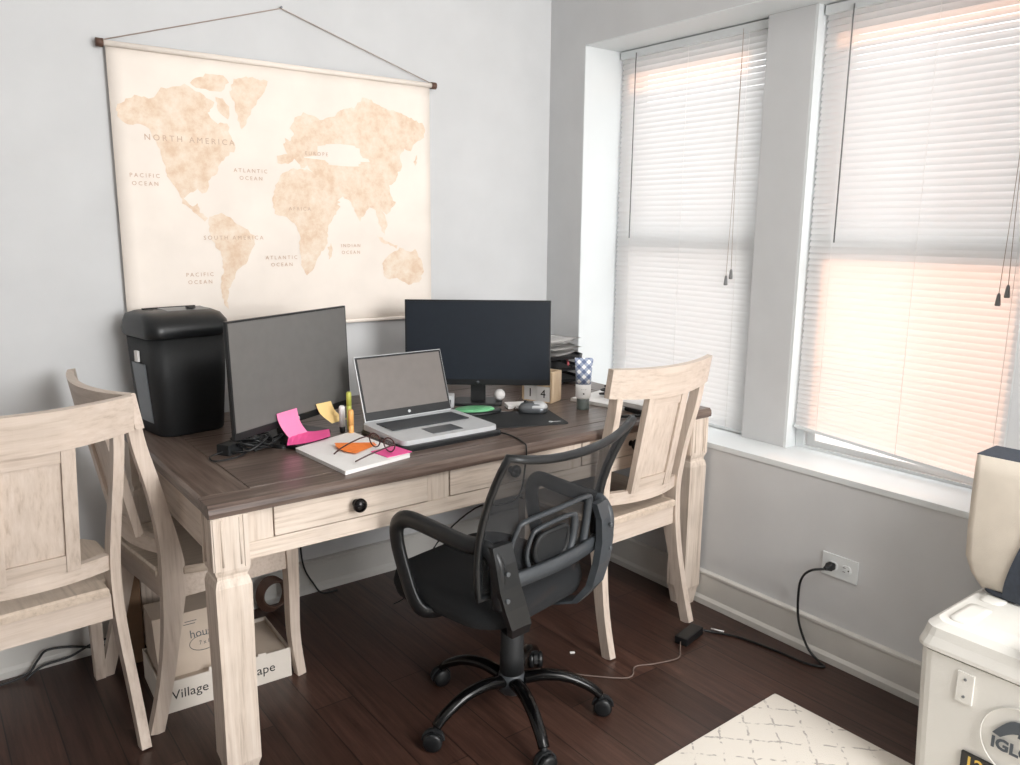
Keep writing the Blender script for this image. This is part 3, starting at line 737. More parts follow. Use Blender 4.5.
# landmasses, in fractions of the sheet
LANDS = [[(0.017, 0.191), (0.061, 0.16), (0.111, 0.162), (0.135, 0.125), (0.194, 0.103), (0.239, 0.127), (0.274, 0.16), (0.26, 0.199), (0.281, 0.228), (0.313, 0.225), (0.318, 0.263), (0.334, 0.317), (0.308, 0.343), (0.288, 0.367), (0.272, 0.408), (0.248, 0.44), (0.24, 0.479), (0.228, 0.488), (0.216, 0.473), (0.192, 0.482), (0.178, 0.508), (0.197, 0.533), (0.214, 0.52), (0.218, 0.551), (0.242, 0.574), (0.231, 0.586), (0.2, 0.551), (0.172, 0.521), (0.157, 0.476), (0.136, 0.431), (0.127, 0.378), (0.114, 0.312), (0.094, 0.27), (0.073, 0.25), (0.04, 0.261), (0.015, 0.234)], [(0.211, 0.093), (0.255, 0.06), (0.309, 0.057), (0.32, 0.078), (0.3, 0.119), (0.264, 0.116), (0.228, 0.113)], [(0.281, 0.137), (0.305, 0.141), (0.322, 0.177), (0.314, 0.209), (0.29, 0.196), (0.286, 0.167)], [(0.333, 0.068), (0.39, 0.049), (0.435, 0.062), (0.427, 0.102), (0.406, 0.137), (0.385, 0.17), (0.364, 0.227), (0.354, 0.244), (0.343, 0.214), (0.338, 0.168), (0.325, 0.115)], [(0.242, 0.574), (0.28, 0.558), (0.304, 0.573), (0.322, 0.597), (0.347, 0.614), (0.379, 0.646), (0.371, 0.688), (0.345, 0.746), (0.321, 0.77), (0.306, 0.811), (0.293, 0.835), (0.284, 0.877), (0.286, 0.924), (0.27, 0.9), (0.268, 0.826), (0.277, 0.76), (0.273, 0.711), (0.25, 0.662), (0.242, 0.623)], [(0.447, 0.447), (0.469, 0.395), (0.511, 0.38), (0.553, 0.382), (0.596, 0.396), (0.616, 0.438), (0.636, 0.506), (0.658, 0.523), (0.635, 0.568), (0.611, 0.611), (0.614, 0.664), (0.585, 0.717), (0.562, 0.769), (0.537, 0.798), (0.523, 0.768), (0.514, 0.698), (0.519, 0.638), (0.504, 0.596), (0.476, 0.57), (0.443, 0.554), (0.434, 0.505)], [(0.613, 0.691), (0.625, 0.673), (0.628, 0.709), (0.615, 0.735)], [(0.46, 0.364), (0.458, 0.331), (0.486, 0.32), (0.48, 0.289), (0.501, 0.27), (0.516, 0.244), (0.5, 0.222), (0.518, 0.187), (0.546, 0.162), (0.581, 0.172), (0.602, 0.186), (0.646, 0.165), (0.675, 0.137), (0.72, 0.123), (0.752, 0.076), (0.798, 0.096), (0.845, 0.116), (0.909, 0.135), (0.976, 0.165), (0.983, 0.183), (0.971, 0.228), (0.941, 0.241), (0.924, 0.278), (0.899, 0.271), (0.882, 0.308), (0.89, 0.344), (0.873, 0.372), (0.864, 0.409), (0.84, 0.428), (0.847, 0.482), (0.862, 0.499), (0.829, 0.555), (0.813, 0.538), (0.829, 0.591), (0.819, 0.637), (0.796, 0.592), (0.789, 0.538), (0.765, 0.521), (0.741, 0.557), (0.726, 0.583), (0.711, 0.54), (0.689, 0.496), (0.667, 0.479), (0.651, 0.497), (0.659, 0.506), (0.635, 0.524), (0.608, 0.456), (0.595, 0.413), (0.574, 0.398), (0.553, 0.365), (0.532, 0.375), (0.513, 0.344), (0.491, 0.358)], [(0.485, 0.263), (0.494, 0.271), (0.497, 0.303), (0.484, 0.297)], [(0.809, 0.758), (0.835, 0.721), (0.876, 0.693), (0.91, 0.713), (0.935, 0.703), (0.961, 0.751), (0.969, 0.801), (0.951, 0.848), (0.907, 0.856), (0.866, 0.825), (0.832, 0.833), (0.811, 0.814)], [(0.787, 0.637), (0.827, 0.665), (0.868, 0.684), (0.86, 0.693), (0.803, 0.665)], [(0.932, 0.323), (0.949, 0.295), (0.943, 0.34)]]
TEXTS = [('NORTH AMERICA', 0.204, 0.297, 0.026), ('PACIFIC|OCEAN', 0.074, 0.43, 0.018), ('ATLANTIC|OCEAN', 0.373, 0.396, 0.018), ('SOUTH AMERICA', 0.313, 0.649, 0.019), ('ATLANTIC|OCEAN', 0.457, 0.727, 0.018), ('PACIFIC|OCEAN', 0.207, 0.786, 0.018), ('EUROPE', 0.584, 0.317, 0.018), ('AFRICA', 0.522, 0.535, 0.018), ('INDIAN|OCEAN', 0.692, 0.682, 0.017)]
rnd = random.Random(5)
bm = B()
def onmap(u, v, off=.0006): return Vector((x0+(x1-x0)*u-MX, cy(u, v)-off, zt+(zb-zt)*v-MZ))
from mathutils.geometry import tessellate_polygon
for poly in LANDS:
    pts = []
    n = len(poly)
    for i in range(n):
        a, b = poly[i], poly[(i+1) % n]; L = math.hypot(a[0]-b[0], a[1]-b[1]); k = max(1, int(L/.010))
        for j in range(k):
            t_ = j/k; jx, jy = (rnd.uniform(-.0035, .0035), rnd.uniform(-.0045, .0045))
            pts.append((a[0]+(b[0]-a[0])*t_+jx, a[1]+(b[1]-a[1])*t_+jy))
    vv = [bm.verts.new(onmap(u, v)) for u, v in pts]
    for tri in tessellate_polygon([[Vector((u, v, 0)) for u, v in pts]]):
        try: bm.faces.new([vv[k] for k in tri])
        except ValueError: pass
# cut long triangles so the print follows the billow
obj('printed_land', bm, 'land', cv)
bm = B()
for s, u, v, size in TEXTS:
    bm = B()
    for li, line in enumerate(s.split('|')):
        q = onmap(u, v+li*.028, .0022); add_text(bm, line, size, planeM(q, (1, 0, 0), (0, 0, 1)), .00005, font_space=1.5)
    obj('printed_name', bm, 'mapink', cv)
bm = B(); add_tube(bm, [(x0-.012-MX, -.022, zt+.002-MZ), (x1+.012-MX, -.022, zt+.002-MZ)], .0095, 10, 0); obj('top_rod', bm, 'cream', mp)
for xx in (x0-.016, x1+.016):
    bm = B(); add_lathe(bm, [(.001, -.010), (.013, -.010), (.013, .010), (.001, .010)], (xx-MX, -.022, zt+.002-MZ), 12, 'x'); obj('rod_end', bm, 'rod', mp)
bm = B(); add_tube(bm, [(x0-MX, -.020, zb-MZ), (x1-MX, -.020, zb-MZ)], .007, 8, 0); obj('bottom_rod', bm, 'cream', mp)
bm = B(); add_tube(bm, [(x0-.010-MX, -.018, zt+.01-MZ), (-1.209-MX, -.006, 2.147-MZ), (x1+.010-MX, -.018, zt+.01-MZ)], .0018, 6, 0); obj('cord', bm, 'string', mp)
bm = B(); add_lathe(bm, [(.004, -.014), (.004, -.012), (.0015, -.012), (.0015, 0)], (-1.209, 0, 2.150), 10, 'y'); mesh1('nail', 'small nail in the back wall holding up the map cord', 'nail', bm, 'steel')

# ------------------------------------------------------------------ papers, notes, glasses
def pad(bm, corners, z0, z1): add_prism(bm, [(x, y, z0) for x, y in corners], (0, 0, z1-z0))
ZD = .7704
pc = [(-1.480, -.645), (-1.262, -.565), (-1.240, -.890), (-1.462, -.935)]
pcm = Vector((-1.36, -.76, ZD)); rel = [(x-pcm.x, y-pcm.y) for x, y in pc]
npd = thing('writing_pad', 'white writing pad lying on the front of the desk under the glasses', 'notepad', pcm)
bm = B(); pad(bm, rel, 0, .010); obj('pages', bm, 'paper', npd)
bm = B(); pad(bm, [(x*1.01, y*1.01) for x, y in rel], .0102, .0112); obj('top_sheet', bm, 'paper', npd)
rnd = random.Random(2)
for k in range(4):
    bm = B(); a = radians(-24+14*k); w2, h2 = .020, .115
    pts = [Vector((-w2*.4, 0, 0)), Vector((w2*.4, 0, 0)), Vector((w2*1.1, h2, .004)), Vector((-w2*1.1, h2, .004))]
    R_ = Matrix.Rotation(a+radians(96), 4, 'Z')
    add_prism(bm, [R_ @ p for p in pts], (0, 0, .0008))
    mesh1('sticky_note', ['orange sticky strip at the far side of the fan on the pad', 'orange sticky strip second from far side of the fan on the pad', 'orange sticky strip third from far side of the fan on the pad', 'orange sticky strip nearest the viewer in the fan on the pad'][k], 'sticky note', bm, 'org', (-1.275, -.745, ZD+.0116+.0012*(3-k)), 0, 'orange sticky strips fanned on the pad')
bm = B(); pad(bm, [(-.045, -.035), (.04, -.042), (.045, .04), (-.04, .045)], 0, .002); mesh1('sticky_note', 'pink sticky note lying flat on the pad under the glasses', 'sticky note', bm, 'pink', (-1.275, -.848, ZD+.0118), .2)
# glasses
gl = thing('eyeglasses', 'dark brown eyeglasses resting on the writing pad', 'glasses', (-1.292, -.822, ZD+.0145), radians(98))
bm = B()
for s in (-1, 1):
    loop = [(s*.035+.026*cos(a)*(1+.12*sin(a)), 0, .023+.020*sin(a)) for a in [2*pi*k/14 for k in range(14)]]
    add_sweep(bm, [Vector(p) for p in loop], circ(.0021, 6), closed=True)
add_tube(bm, [(-.010, 0, .028), (0, -.002, .031), (.010, 0, .028)], .0022, 6, 3); obj('frame', bm, 'tort', gl)
for s in (-1, 1):
    bm = B(); add_tube(bm, [(s*.062, .002, .030), (s*.066, .03, .028), (s*.060, .09, .016), (s*.052, .128, .003)], .0022, 6, 4); obj('temple', bm, 'tort', gl)
    bm = B(); vs = [bm.verts.new((s*.035+.024*cos(a)*(1+.12*sin(a)), 0, .023+.018*sin(a))) for a in [2*pi*k/14 for k in range(14)]]; bm.faces.new(vs); obj('lens', bm, 'lens', gl)
# sticky notes on the left monitor
def note(name, label, quads, m):
    bm = B(); prev = None; rowsn = []
    for a, b in quads:
        rowsn.append((Vector(a), Vector(b)))
    o0 = rowsn[0][0].copy()
    up = smooth_path([r[0]-o0 for r in rowsn], 4); dn = smooth_path([r[1]-o0 for r in rowsn], 4)
    f_ = []; bk = []
    for p, q in zip(up, dn): f_.append((bm.verts.new(p), bm.verts.new(q)))
    nrm = (dn[0]-up[0]).cross(up[1]-up[0]).normalized()*.0006
    for p, q in zip(up, dn): bk.append((bm.verts.new(p+nrm), bm.verts.new(q+nrm)))
    n = len(f_)
    for i in range(n-1):
        bm.faces.new((f_[i][0], f_[i][1], f_[i+1][1], f_[i+1][0])); bm.faces.new((bk[i][0], bk[i+1][0], bk[i+1][1], bk[i][1]))
        bm.faces.new((f_[i][0], f_[i+1][0], bk[i+1][0], bk[i][0])); bm.faces.new((f_[i][1], bk[i][1], bk[i+1][1], f_[i+1][1]))
    for i in (0, n-1): bm.faces.new((f_[i][0], f_[i][1], bk[i][1], bk[i][0]))
    return mesh1(name, label, 'sticky note', bm, m, o0)
def onmon(u, h, off): # point on left monitor front: u along, h up, off towards viewer
    yaw = .484; d_ = Vector((cos(yaw), sin(yaw), 0)); n_ = Vector((sin(yaw), -cos(yaw), 0))
    return Vector((-1.652, -.640, .826))+d_*u+Vector((0, 0, h))+n_*off
note('sticky_note', 'pink sticky note curling from the lower edge of the left monitor', [(onmon(.165, .046, .006), onmon(.255, .046, .006)), (onmon(.168, .015, .012), onmon(.258, .010, .012)), (onmon(.180, -.022, .030), onmon(.265, -.022, .028)), (onmon(.196, -.050, .055), onmon(.280, -.048, .045))], 'pinkl')
note('sticky_note', 'pink sticky note lying on the desk below the left monitor', [((-1.500, -.630, .789), (-1.450, -.530, .812)), ((-1.43, -.632, .7885), (-1.390, -.540, .796)), ((-1.360, -.622, .794), (-1.330, -.550, .797))], 'pink')
note('sticky_note', 'yellow sticky note hanging from the right corner of the left monitor', [(onmon(.345, .040, .007), onmon(.420, .036, .007)), (onmon(.355, .006, .016), onmon(.430, .0, .018)), (onmon(.385, -.028, .036), onmon(.462, -.030, .038))], 'yel')

# ------------------------------------------------------------------ markers by the laptop
def marker(label, loc, r, h, cap_h, body, cap, name='highlighter_pen', cat='pen'):
    t = thing(name, label, cat, loc)
    bm = B(); add_lathe(bm, [(r*.85, 0), (r, .004), (r, h-cap_h), (r*.8, h-cap_h+.001)], n=14); obj('barrel', bm, body, t)
    bm = B(); add_lathe(bm, [(r*1.04, h-cap_h), (r*1.04, h-.004), (r*.7, h)], n=14); obj('cap', bm, cap, t)
marker('tall yellow-green highlighter standing upright between monitor and laptop', (-1.236, -.498, ZD), .008, .125, .045, 'lime', 'lime')
marker('orange highlighter standing upright in front of the yellow-green one', (-1.268, -.575, ZD), .0085, .085, .05, 'gold', 'gold')
marker('small white bottle with dark base standing beside the orange highlighter', (-1.272, -.520, ZD), .009, .088, .068, 'blk', 'paper', 'small_bottle', 'bottle')

# ------------------------------------------------------------------ things around the right monitor
bm = B(); lpp = rounded(.285, .215, .012, 3)
add_loft(bm, [[(x, y, 0) for x, y in lpp], [(x, y, .0035) for x, y in lpp]], smooth=False); mpd = mesh1('mouse_pad', 'black mouse pad on the desk right of the laptop', 'mouse pad', bm, 'blkm', (-.700, -.705, ZD), radians(-20))
bm = B(); add_sweep(bm, [(.088+.006*cos(t_), -.075+.006*sin(t_), .0040) for t_ in [2*pi*i/16 for i in range(16)]], circ(.0012, 5), closed=True)
add_box(bm, (.094, -.0765, .0036), (.124, -.0735, .0042))
obj('printed_mark', bm, 'silver', mpd)
ms = thing('computer_mouse', 'grey and silver mouse on the black mouse pad', 'mouse', (-.600, -.655, ZD+.0037), radians(50))
bm = B(); add_loft(bm, [[(x*k, y*k*1.0, z) for x, y in rounded(.062, .105, .028, 6)] for k, z in ((.92, 0), (1, .006), (.97, .018), (.80, .030), (.45, .037))]); obj('shell', bm, 'steel', ms)
bm = B(); add_lathe(bm, [(.001, -.004), (.008, -.004), (.008, .004), (.001, .004)], (0, .025, .034), 12, 'x'); obj('scroll_wheel', bm, 'blk', ms)
bm = B(); add_loft(bm, [[(x*k, y*k, z) for x, y in rounded(.062, .070, .02, 5)] for k, z in ((.99, .0185), (.9, .026), (.5, .0375))]); 
for v in bm.verts: v.co.y -= .018
obj('palm_cover', bm, 'silver', ms)
bm = B(); pad(bm, [(-.055, -.03), (.055, -.035), (.06, .03), (-.05, .035)], 0, .012); mesh1('white_card_box', 'thin white card box lying behind the mouse', 'box', bm, 'paper', (-.585, -.562, ZD+.0037), radians(-20))
bm = B(); add_lathe(bm, [(.001, 0), (.010, .0015), (.0185, .010), (.0213, .0213), (.0185, .0325), (.010, .041), (.001, .0426)], n=22); mesh1('golf_ball', 'white golf ball under the right monitor', 'ball', bm, 'paper', (-.600, -.455, ZD+.0103))
ch = thing('round_dish', 'flat black oval dish with a green top right of the laptop screen', 'dish', (-.768, -.535, ZD), radians(-20))
bm = B(); add_loft(bm, [[(.098*k*cos(a), .062*k*sin(a), z) for a in [2*pi*i/28 for i in range(28)]] for k, z in ((.9, 0), (1, .004), (1, .010), (.9, .013))]); obj('rim', bm, 'blk', ch)
bm = B(); add_loft(bm, [[(.075*k*cos(a)-.004, .045*k*sin(a)-.006, z) for a in [2*pi*i/28 for i in range(28)]] for k, z in ((1, .0131), (.9, .019), (.4, .021))]); obj('top', bm, 'green', ch)
hb = thing('usb_hub', 'small grey box with a black port behind the laptop screen', 'hub', (-.800, -.378, ZD), radians(-37))
bm = B(); add_box(bm, (-.075, -.03, 0), (.040, .02, .045), bev=.003); obj('case', bm, 'silver', hb)
bm = B(); add_box(bm, (-.055, -.0315, .012), (.030, -.0301, .030)); obj('port_strip', bm, 'gry', hb)
bm = B(); add_lathe(bm, [(.001, -.033), (.006, -.033), (.006, -.0316), (.001, -.0316)], (-.035, 0, .021), 12, 'y'); obj('port', bm, 'ink', hb)
# calendar
ca = math.atan2(-.118, .045)
cl = thing('block_calendar', 'wooden block calendar showing 14 at the right monitor lower corner', 'calendar', (-.452, -.574, ZD), ca)
bm = B()
add_box(bm, (-.118, -.0, 0), (.004, .075, .004), bev=.001); add_box(bm, (-.0005, 0, .004), (.0065, .075, .118), bev=.001); add_box(bm, (-.124, 0, .004), (-.117, .075, .118), bev=.001); add_box(bm, (-.117, .068, .004), (-.0005, .075, .118), bev=.001); add_box(bm, (-.117, .0, .062), (-.0005, .068, .066), bev=.001)
obj('holder', bm, 'lwood', cl)
for k, ch_ in enumerate('14'):
    bm = B(); xx = -.087+.056*k; add_box(bm, (xx-.0275, .001, .0045), (xx+.0275, .055, .0595), bev=.001); blk = obj('number_block', bm, 'paper', cl)
    bm = B(); add_text(bm, ch_, .045, planeM((xx, .0004, .032), (1, 0, 0), (0, 0, 1)), .0003); obj('numeral', bm, 'ink', blk)
# lotion tube
TS = 1.18
tb = thing('lotion_tube', 'blue plaid squeeze tube standing on its grey cap on the right side of the desk', 'tube', (-.412, -.712, ZD), radians(-38))
bm = B(); add_lathe(bm, [(.001, 0), (.0185, 0), (.0195, .003), (.0195, .032), (.018, .034)], n=24); obj('cap', bm, 'capgr', tb)
def tl(w, dd, z): return [(w*cos(a), dd*sin(a), z) for a in [2*pi*i/24 for i in range(24)]]
bm = B(); add_loft(bm, [tl(.0195, .0190, .0342), tl(.0235, .0215, .040), tl(.0235, .0200, .0795)]); bd = obj('white_band', bm, 'paper', tb)
bm = B(); add_loft(bm, [tl(.0235, .0200, .0796), tl(.0245, .0150, .11), tl(.0270, .0060, .142), tl(.0285, .0018, .152), tl(.0285, .0016, .160)]); obj('plaid_body', bm, 'plaid', tb)
bm = B(); add_text(bm, 'DEEP|BODY'.split('|')[0] if False else '- - -', .010, planeM((0, -.0222, .066), (1, 0, 0), (0, 0, 1)), .0004); add_lathe(bm, [(.001, -.0232), (.0025, -.0232), (.0025, -.021), (.001, -.021)], (0, 0, .052), 8, 'y'); obj('printed_label', bm, 'ink', bd)
tb.scale = (TS, TS, TS)

# letter tray stack in the corner
tr = thing('letter_tray', 'black tiered letter tray holding papers in the far right desk corner', 'letter tray', (-.185, -.22, ZD), radians(-6))
for k in range(3):
    bm = B(); z = .012+k*.048; r_ = rounded(.27, .24, .06, 5)
    add_loft(bm, [[(x*q, y*q, zz) for x, y in r_] for q, zz in ((.96, z), (1, z+.003), (1.02, z+.016), (1.0, z+.016), (.97, z+.005), (.3, z+.005))], smooth=False); obj('shelf', bm, 'blk', tr)
for sx, sy in ((-.115, -.1), (.115, -.1), (-.115, .1), (.115, .1)):
    bm = B(); add_tube(bm, [(sx, sy, 0), (sx, sy, .125)], .005, 8, 0); obj('post', bm, 'blk', tr)
rnd = random.Random(9); z = ZD+.130; PG = 'loose papers piled on the letter tray'
for k in range(6):
    bm = B(); g = []; hx, hy = .10, .085; n = 6; ph = rnd.uniform(0, 6)
    for i in range(n+1):
        row = [Vector((hx*(2*i/n-1), hy*(2*j/n-1), .0025*sin(ph+i*.9+j*.6)+.004*max(0, (i/n-.7))*4)) for j in range(n+1)]
        g.append([bm.verts.new(p) for p in row])
    for i in range(n):
        for j in range(n): bm.faces.new((g[i][j], g[i+1][j], g[i+1][j+1], g[i][j+1])).smooth = True
    bmesh.ops.solidify(bm, geom=bm.faces[:], thickness=.003)
    mesh1('loose_paper', ['lowest sheet of the white paper pile on the letter tray', 'second sheet from the bottom of the pile on the letter tray', 'third sheet from the bottom of the pile on the letter tray', 'fourth sheet from the bottom of the pile on the letter tray', 'fifth sheet from the bottom of the pile on the letter tray', 'topmost white sheet of the pile on the letter tray'][k], 'paper', bm, 'paper', (-.185+rnd.uniform(-.02, .025), -.235+rnd.uniform(-.02, .02), z+.011*k), rnd.uniform(-.4, .3), PG)
bm = B(); add_tube(bm, [(-.05, -.03, .006), (.05, .03, .012)], .005, 8, 0); mesh1('red_pen', 'faded red pen sticking out of the middle of the letter tray', 'pen', bm, 'red', (-.135, -.310, ZD+.085), radians(20))
bm = B(); add_tube(bm, [(-.05, -.02, .006), (.05, .02, .012)], .004, 8, 0); mesh1('black_pen', 'dark pen beside the red pen in the letter tray', 'pen', bm, 'blk', (-.155, -.325, ZD+.080), radians(50))

# books and small things behind the right dining chair
def book(label, loc, rz, w, dd, h, cover, group='notebooks on the right end of the desk'):
    t = thing('notebook', label, 'notebook', loc, rz, group)
    bm = B(); add_box(bm, (-w/2+.002, -dd/2+.003, .0018), (w/2-.003, dd/2-.003, h-.0018)); obj('pages', bm, 'paper', t)
    bm = B(); add_box(bm, (-w/2, -dd/2, 0), (w/2, dd/2, .0016)); add_box(bm, (-w/2, -dd/2, h-.0016), (w/2, dd/2, h)); add_box(bm, (-w/2, -dd/2, 0), (-w/2+.0016, dd/2, h)); obj('cover', bm, cover, t)
book('white notebook with brown edges lying beside the plaid tube', (-.235, -.680, ZD), radians(12), .20, .24, .012, 'paper')
book('dark covered notebook at the bottom of the pile behind the right chair', (-.200, -.850, ZD), radians(-8), .21, .15, .014, 'blk')
book('white covered notebook on top of the pile behind the right chair', (-.205, -.850, ZD+.0145), radians(3), .19, .14, .016, 'paper')
bm = B()
rnd = random.Random(4)
add_tube(bm, [(.045*cos(k*1.1)+rnd.uniform(-.012, .012), .028*sin(k*1.1)+rnd.uniform(-.01, .01), .008+.0022*k) for k in range(14)], .0045, 7, 5)
add_box(bm, (-.02, -.01, .010), (.02, .012, .034), bev=.004)
mesh1('black_earphones', 'small tangle of black earphone cord on the white notebook by the window', 'earphones', bm, 'blk', (-.215, -.655, ZD+.0125))
bm = B(); add_tube(bm, [(-.06, 0, .0065), (.06, 0, .0065)], .005, 8, 0); add_lathe(bm, [(.003, .06), (.001, .072)], (0, 0, .0065), 8, 'x'); mesh1('black_pen', 'black pen lying on the front of the desk behind the right chair', 'pen', bm, 'blk', (-.385, -.905, ZD), radians(-25))

# tangle and adapter beside the left monitor
bm = B(); rnd = random.Random(11)
for q in range(4):
    c0 = Vector((rnd.uniform(-.04, .05), rnd.uniform(-.02, .03), 0)); ph = rnd.uniform(0, 6)
    add_tube(bm, [c0+Vector((rnd.uniform(.035, .075)*cos(k*1.2+ph), rnd.uniform(.02, .05)*sin(k*1.2+ph), .006+rnd.uniform(0, .035))) for k in range(14)], .0033, 6, 5)
mesh1('cable_tangle', 'tangle of black cables on the desk under the left monitor', 'cables', bm, 'blk', (-1.560, -.560, ZD))
bm = B(); add_box(bm, (-.03, -.022, 0), (.03, .022, .032), bev=.004); add_tube(bm, [(-.03, 0, .012), (-.07, .01, .006), (-.09, -.03, .004), (-.03, -.055, .004), (.03, -.04, .004)], .0022, 6, 5)
mesh1('power_adapter', 'black power adapter at the foot of the left monitor', 'adapter', bm, 'blkm', (-1.640, -.552, ZD), radians(30))
bm = B(); add_box(bm, (-.065, -.036, 0), (.065, .036, .0165), bev=.004); mesh1('docking_station', 'flat black docking box behind the pink sticky note', 'dock', bm, 'blk', (-1.425, -.580, ZD), radians(22))
bm = B(); add_tube(bm, [(-.880, -.800, ZD+.006), (-.862, -.850, ZD+.003), (-.868, -.910, ZD+.003), (-.885, -.965, ZD+.004), (-.890, -.985, ZD-.004), (-.892, -.984, ZD-.06), (-.90, -.965, ZD-.16), (-.92, -.90, .565), (-.95, -.80, .53), (-.97, -.60, .35), (-.98, -.42, .10), (-.98, -.3, .006)], .0026, 7, 5)
mesh1('laptop_cable', 'thin black cable running from the laptop over the desk front edge', 'cable', bm, 'blk')
bm = B(); add_tube(bm, [(-.70, -.56, ZD+.006), (-.66, -.60, ZD+.007), (-.62, -.58, ZD+.01), (-.56, -.50, ZD+.006), (-.45, -.40, ZD+.003), (-.33, -.30, ZD+.003)], .002, 6, 5)
mesh1('mouse_cable', 'thin grey cable curling behind the mouse pad', 'cable', bm, 'steelb')

# ------------------------------------------------------------------ outlet, plug and floor cables
ot = thing('wall_outlet', 'white double electric outlet low on the wall under the right window', 'outlet', (0, -1.5225, .337))
bm = B(); add_box(bm, (-.006, -.0625, -.0385), (0, .0625, .0385), bev=.0025); obj('cover_plate', bm, 'white', ot)
for yy in (.024, -.024):
    bm = B(); add_loft(bm, [[(xx, yy+q*a, q*b) for a, b in rounded(.034, .030, .011, 5)] for q, xx in ((1, -.0058), (.98, -.0080), (.4, -.0082))], smooth=False); rc = obj('receptacle', bm, 'white', ot)
    bm = B()
    for a, b in ((.006, .007), (.006, -.007)): add_box(bm, (-.0085, yy+a-.0045, b-.001), (-.0079, yy+a+.0045, b+.001))
    add_box(bm, (-.0085, yy-.011, -.0022), (-.0079, yy-.0066, .0022)); obj('slots', bm, 'ink', rc)
pc_ = thing('laptop_charger', 'black charger plugged into the wall outlet, its brick by the right chair foot', 'charger', (-.265, -1.135, 0))
PO = Vector((.253, -.3635, .337))
bm = B(); add_loft(bm, [[(x, a*q, b*q) for a, b in rounded(.026, .024, .006, 3)] for q, x in ((1, 0.002), (1, -.016), (.7, -.026), (.4, -.040))], smooth=False); obj('plug', bm, 'blkm', pc_).location = PO
bm = B(); O = Vector((-.012, -1.4985, .337))
add_tube(bm, [Vector(p)-O for p in [(-.048, -1.4985, .335), (-.07, -1.46, .322), (-.045, -1.415, .270), (-.035, -1.402, .20), (-.035, -1.412, .11), (-.040, -1.455, .035), (-.042, -1.50, .006), (-.058, -1.53, .005), (-.085, -1.48, .005), (-.095, -1.38, .005), (-.12, -1.25, .005), (-.165, -1.165, .005), (-.20, -1.135, .012)]], .0042, 8, 6); obj('cable', bm, 'blk', pc_).location = PO
bm = B(); add_box(bm, (-.062, -.024, 0), (.062, .024, .028), bev=.006); ob = obj('brick', bm, 'blk', pc_); ob.rotation_euler = (0, 0, radians(12))
bm = B(); add_tube(bm, [(-.062, 0, .012), (-.10, -.02, .005), (-.15, -.04, .004), (-.23, .0, .003), (-.29, .04, .003), (-.36, .02, .003), (-.44, .13, .003), (-.50, .25, .003)], .0024, 6, 5); ob = obj('thin_cable', bm, 'steelb', pc_); ob.rotation_euler = (0, 0, radians(12))
bm = B(); add_tube(bm, [(-.02, .012, .0028), (.02, -.012, .0028)], .0028, 8, 0); mesh1('white_stick', 'short white stick lying on the floor beside the charger', 'stick', bm, 'paper', (-.140, -1.160, 0), radians(-35))
bm = B(); add_box(bm, (-.008, -.004, 0), (.008, .004, .004), bev=.0012); mesh1('paper_scrap', 'tiny white scrap on the floor under the desk chair back', 'scrap', bm, 'paper', (-.663, -.965, 0), radians(-30))
bm = B(); add_tube(bm, [(-2.55, -.05, .004), (-2.30, -.060, .005), (-2.17, -.055, .012), (-2.13, -.045, .045), (-2.10, -.040, .070), (-2.03, -.040, .060), (-1.95, -.045, .035), (-1.88, -.045, .045), (-1.78, -.040, .06), (-1.68, -.035, .15), (-1.66, -.035, .40)], .004, 7, 6)
add_tube(bm, [(-2.17, -.075, .006), (-2.12, -.060, .030), (-2.04, -.055, .034), (-1.97, -.05, .055), (-1.85, -.045, .075), (-1.72, -.04, .2)], .004, 7, 6)
mesh1('floor_cable', 'looped black cable along the baseboard behind the left chair', 'cable', bm, 'blk')
bm = B(); add_tube(bm, [(-1.215, -.030, .60), (-1.225, -.030, .40), (-1.232, -.030, .22), (-1.222, -.032, .12), (-1.19, -.035, .05), (-1.16, -.05, .005), (-1.10, -.06, .004)], .0035, 7, 6)
mesh1('hanging_cable', 'black cable hanging against the back wall under the desk', 'cable', bm, 'blk')
# coiled reddish cord at the baseboard
bm = B()
for k in range(5): add_tube(bm, [(.050*cos(a)+.004*k, -.004*k, .072+(.066-.004*k)*sin(a)) for a in [2*pi*i/14 for i in range(14)]], .006, 7, 3, closed=True)
mesh1('cord_coil', 'reddish brown coiled cord leaning by the back wall under the desk', 'cord coil', bm, 'rod', (-1.375, -.075, 0))

# ------------------------------------------------------------------ cardboard boxes under the left end
bx = thing('cardboard_box', 'white shallow cardboard tray printed Village under the left chair', 'box', (-1.672, -.400, 0), radians(-2.5))
W2, D2, H2 = .196, .125, .098
bm = B()
add_box(bm, (-W2, -D2, 0), (W2, D2, .004)); add_box(bm, (-W2, -D2, .004), (W2, -D2+.004, H2)); add_box(bm, (-W2, D2-.004, .004), (W2, D2, H2))
add_box(bm, (-W2, -D2+.004, .004), (-W2+.004, D2-.004, H2)); add_box(bm, (W2-.004, -D2+.004, .004), (W2, D2-.004, H2)); obj('tray', bm, 'card', bx)
bm = B(); add_box(bm, (-W2+.005, -D2+.005, .080), (W2-.005, D2-.005, .086)); add_box(bm, (.06, -D2+.02, .0862), (.15, D2-.04, .0872)); obj('inner_lid', bm, 'tan', bx)
bm = B(); add_prism(bm, [(-.06, -D2-.001, H2-.018), (-.025, -D2-.001, H2-.018), (-.022, -D2-.001, H2+.012), (-.055, -D2-.001, H2+.014)], (0, .003, 0)); obj('tab', bm, 'card', bx); bm = B(); add_prism(bm, [(.09, -D2-.001, H2-.02), (.12, -D2-.001, H2-.02), (.118, -D2-.001, H2+.006), (.093, -D2-.001, H2+.008)], (0, .003, 0)); obj('tab', bm, 'card', bx)
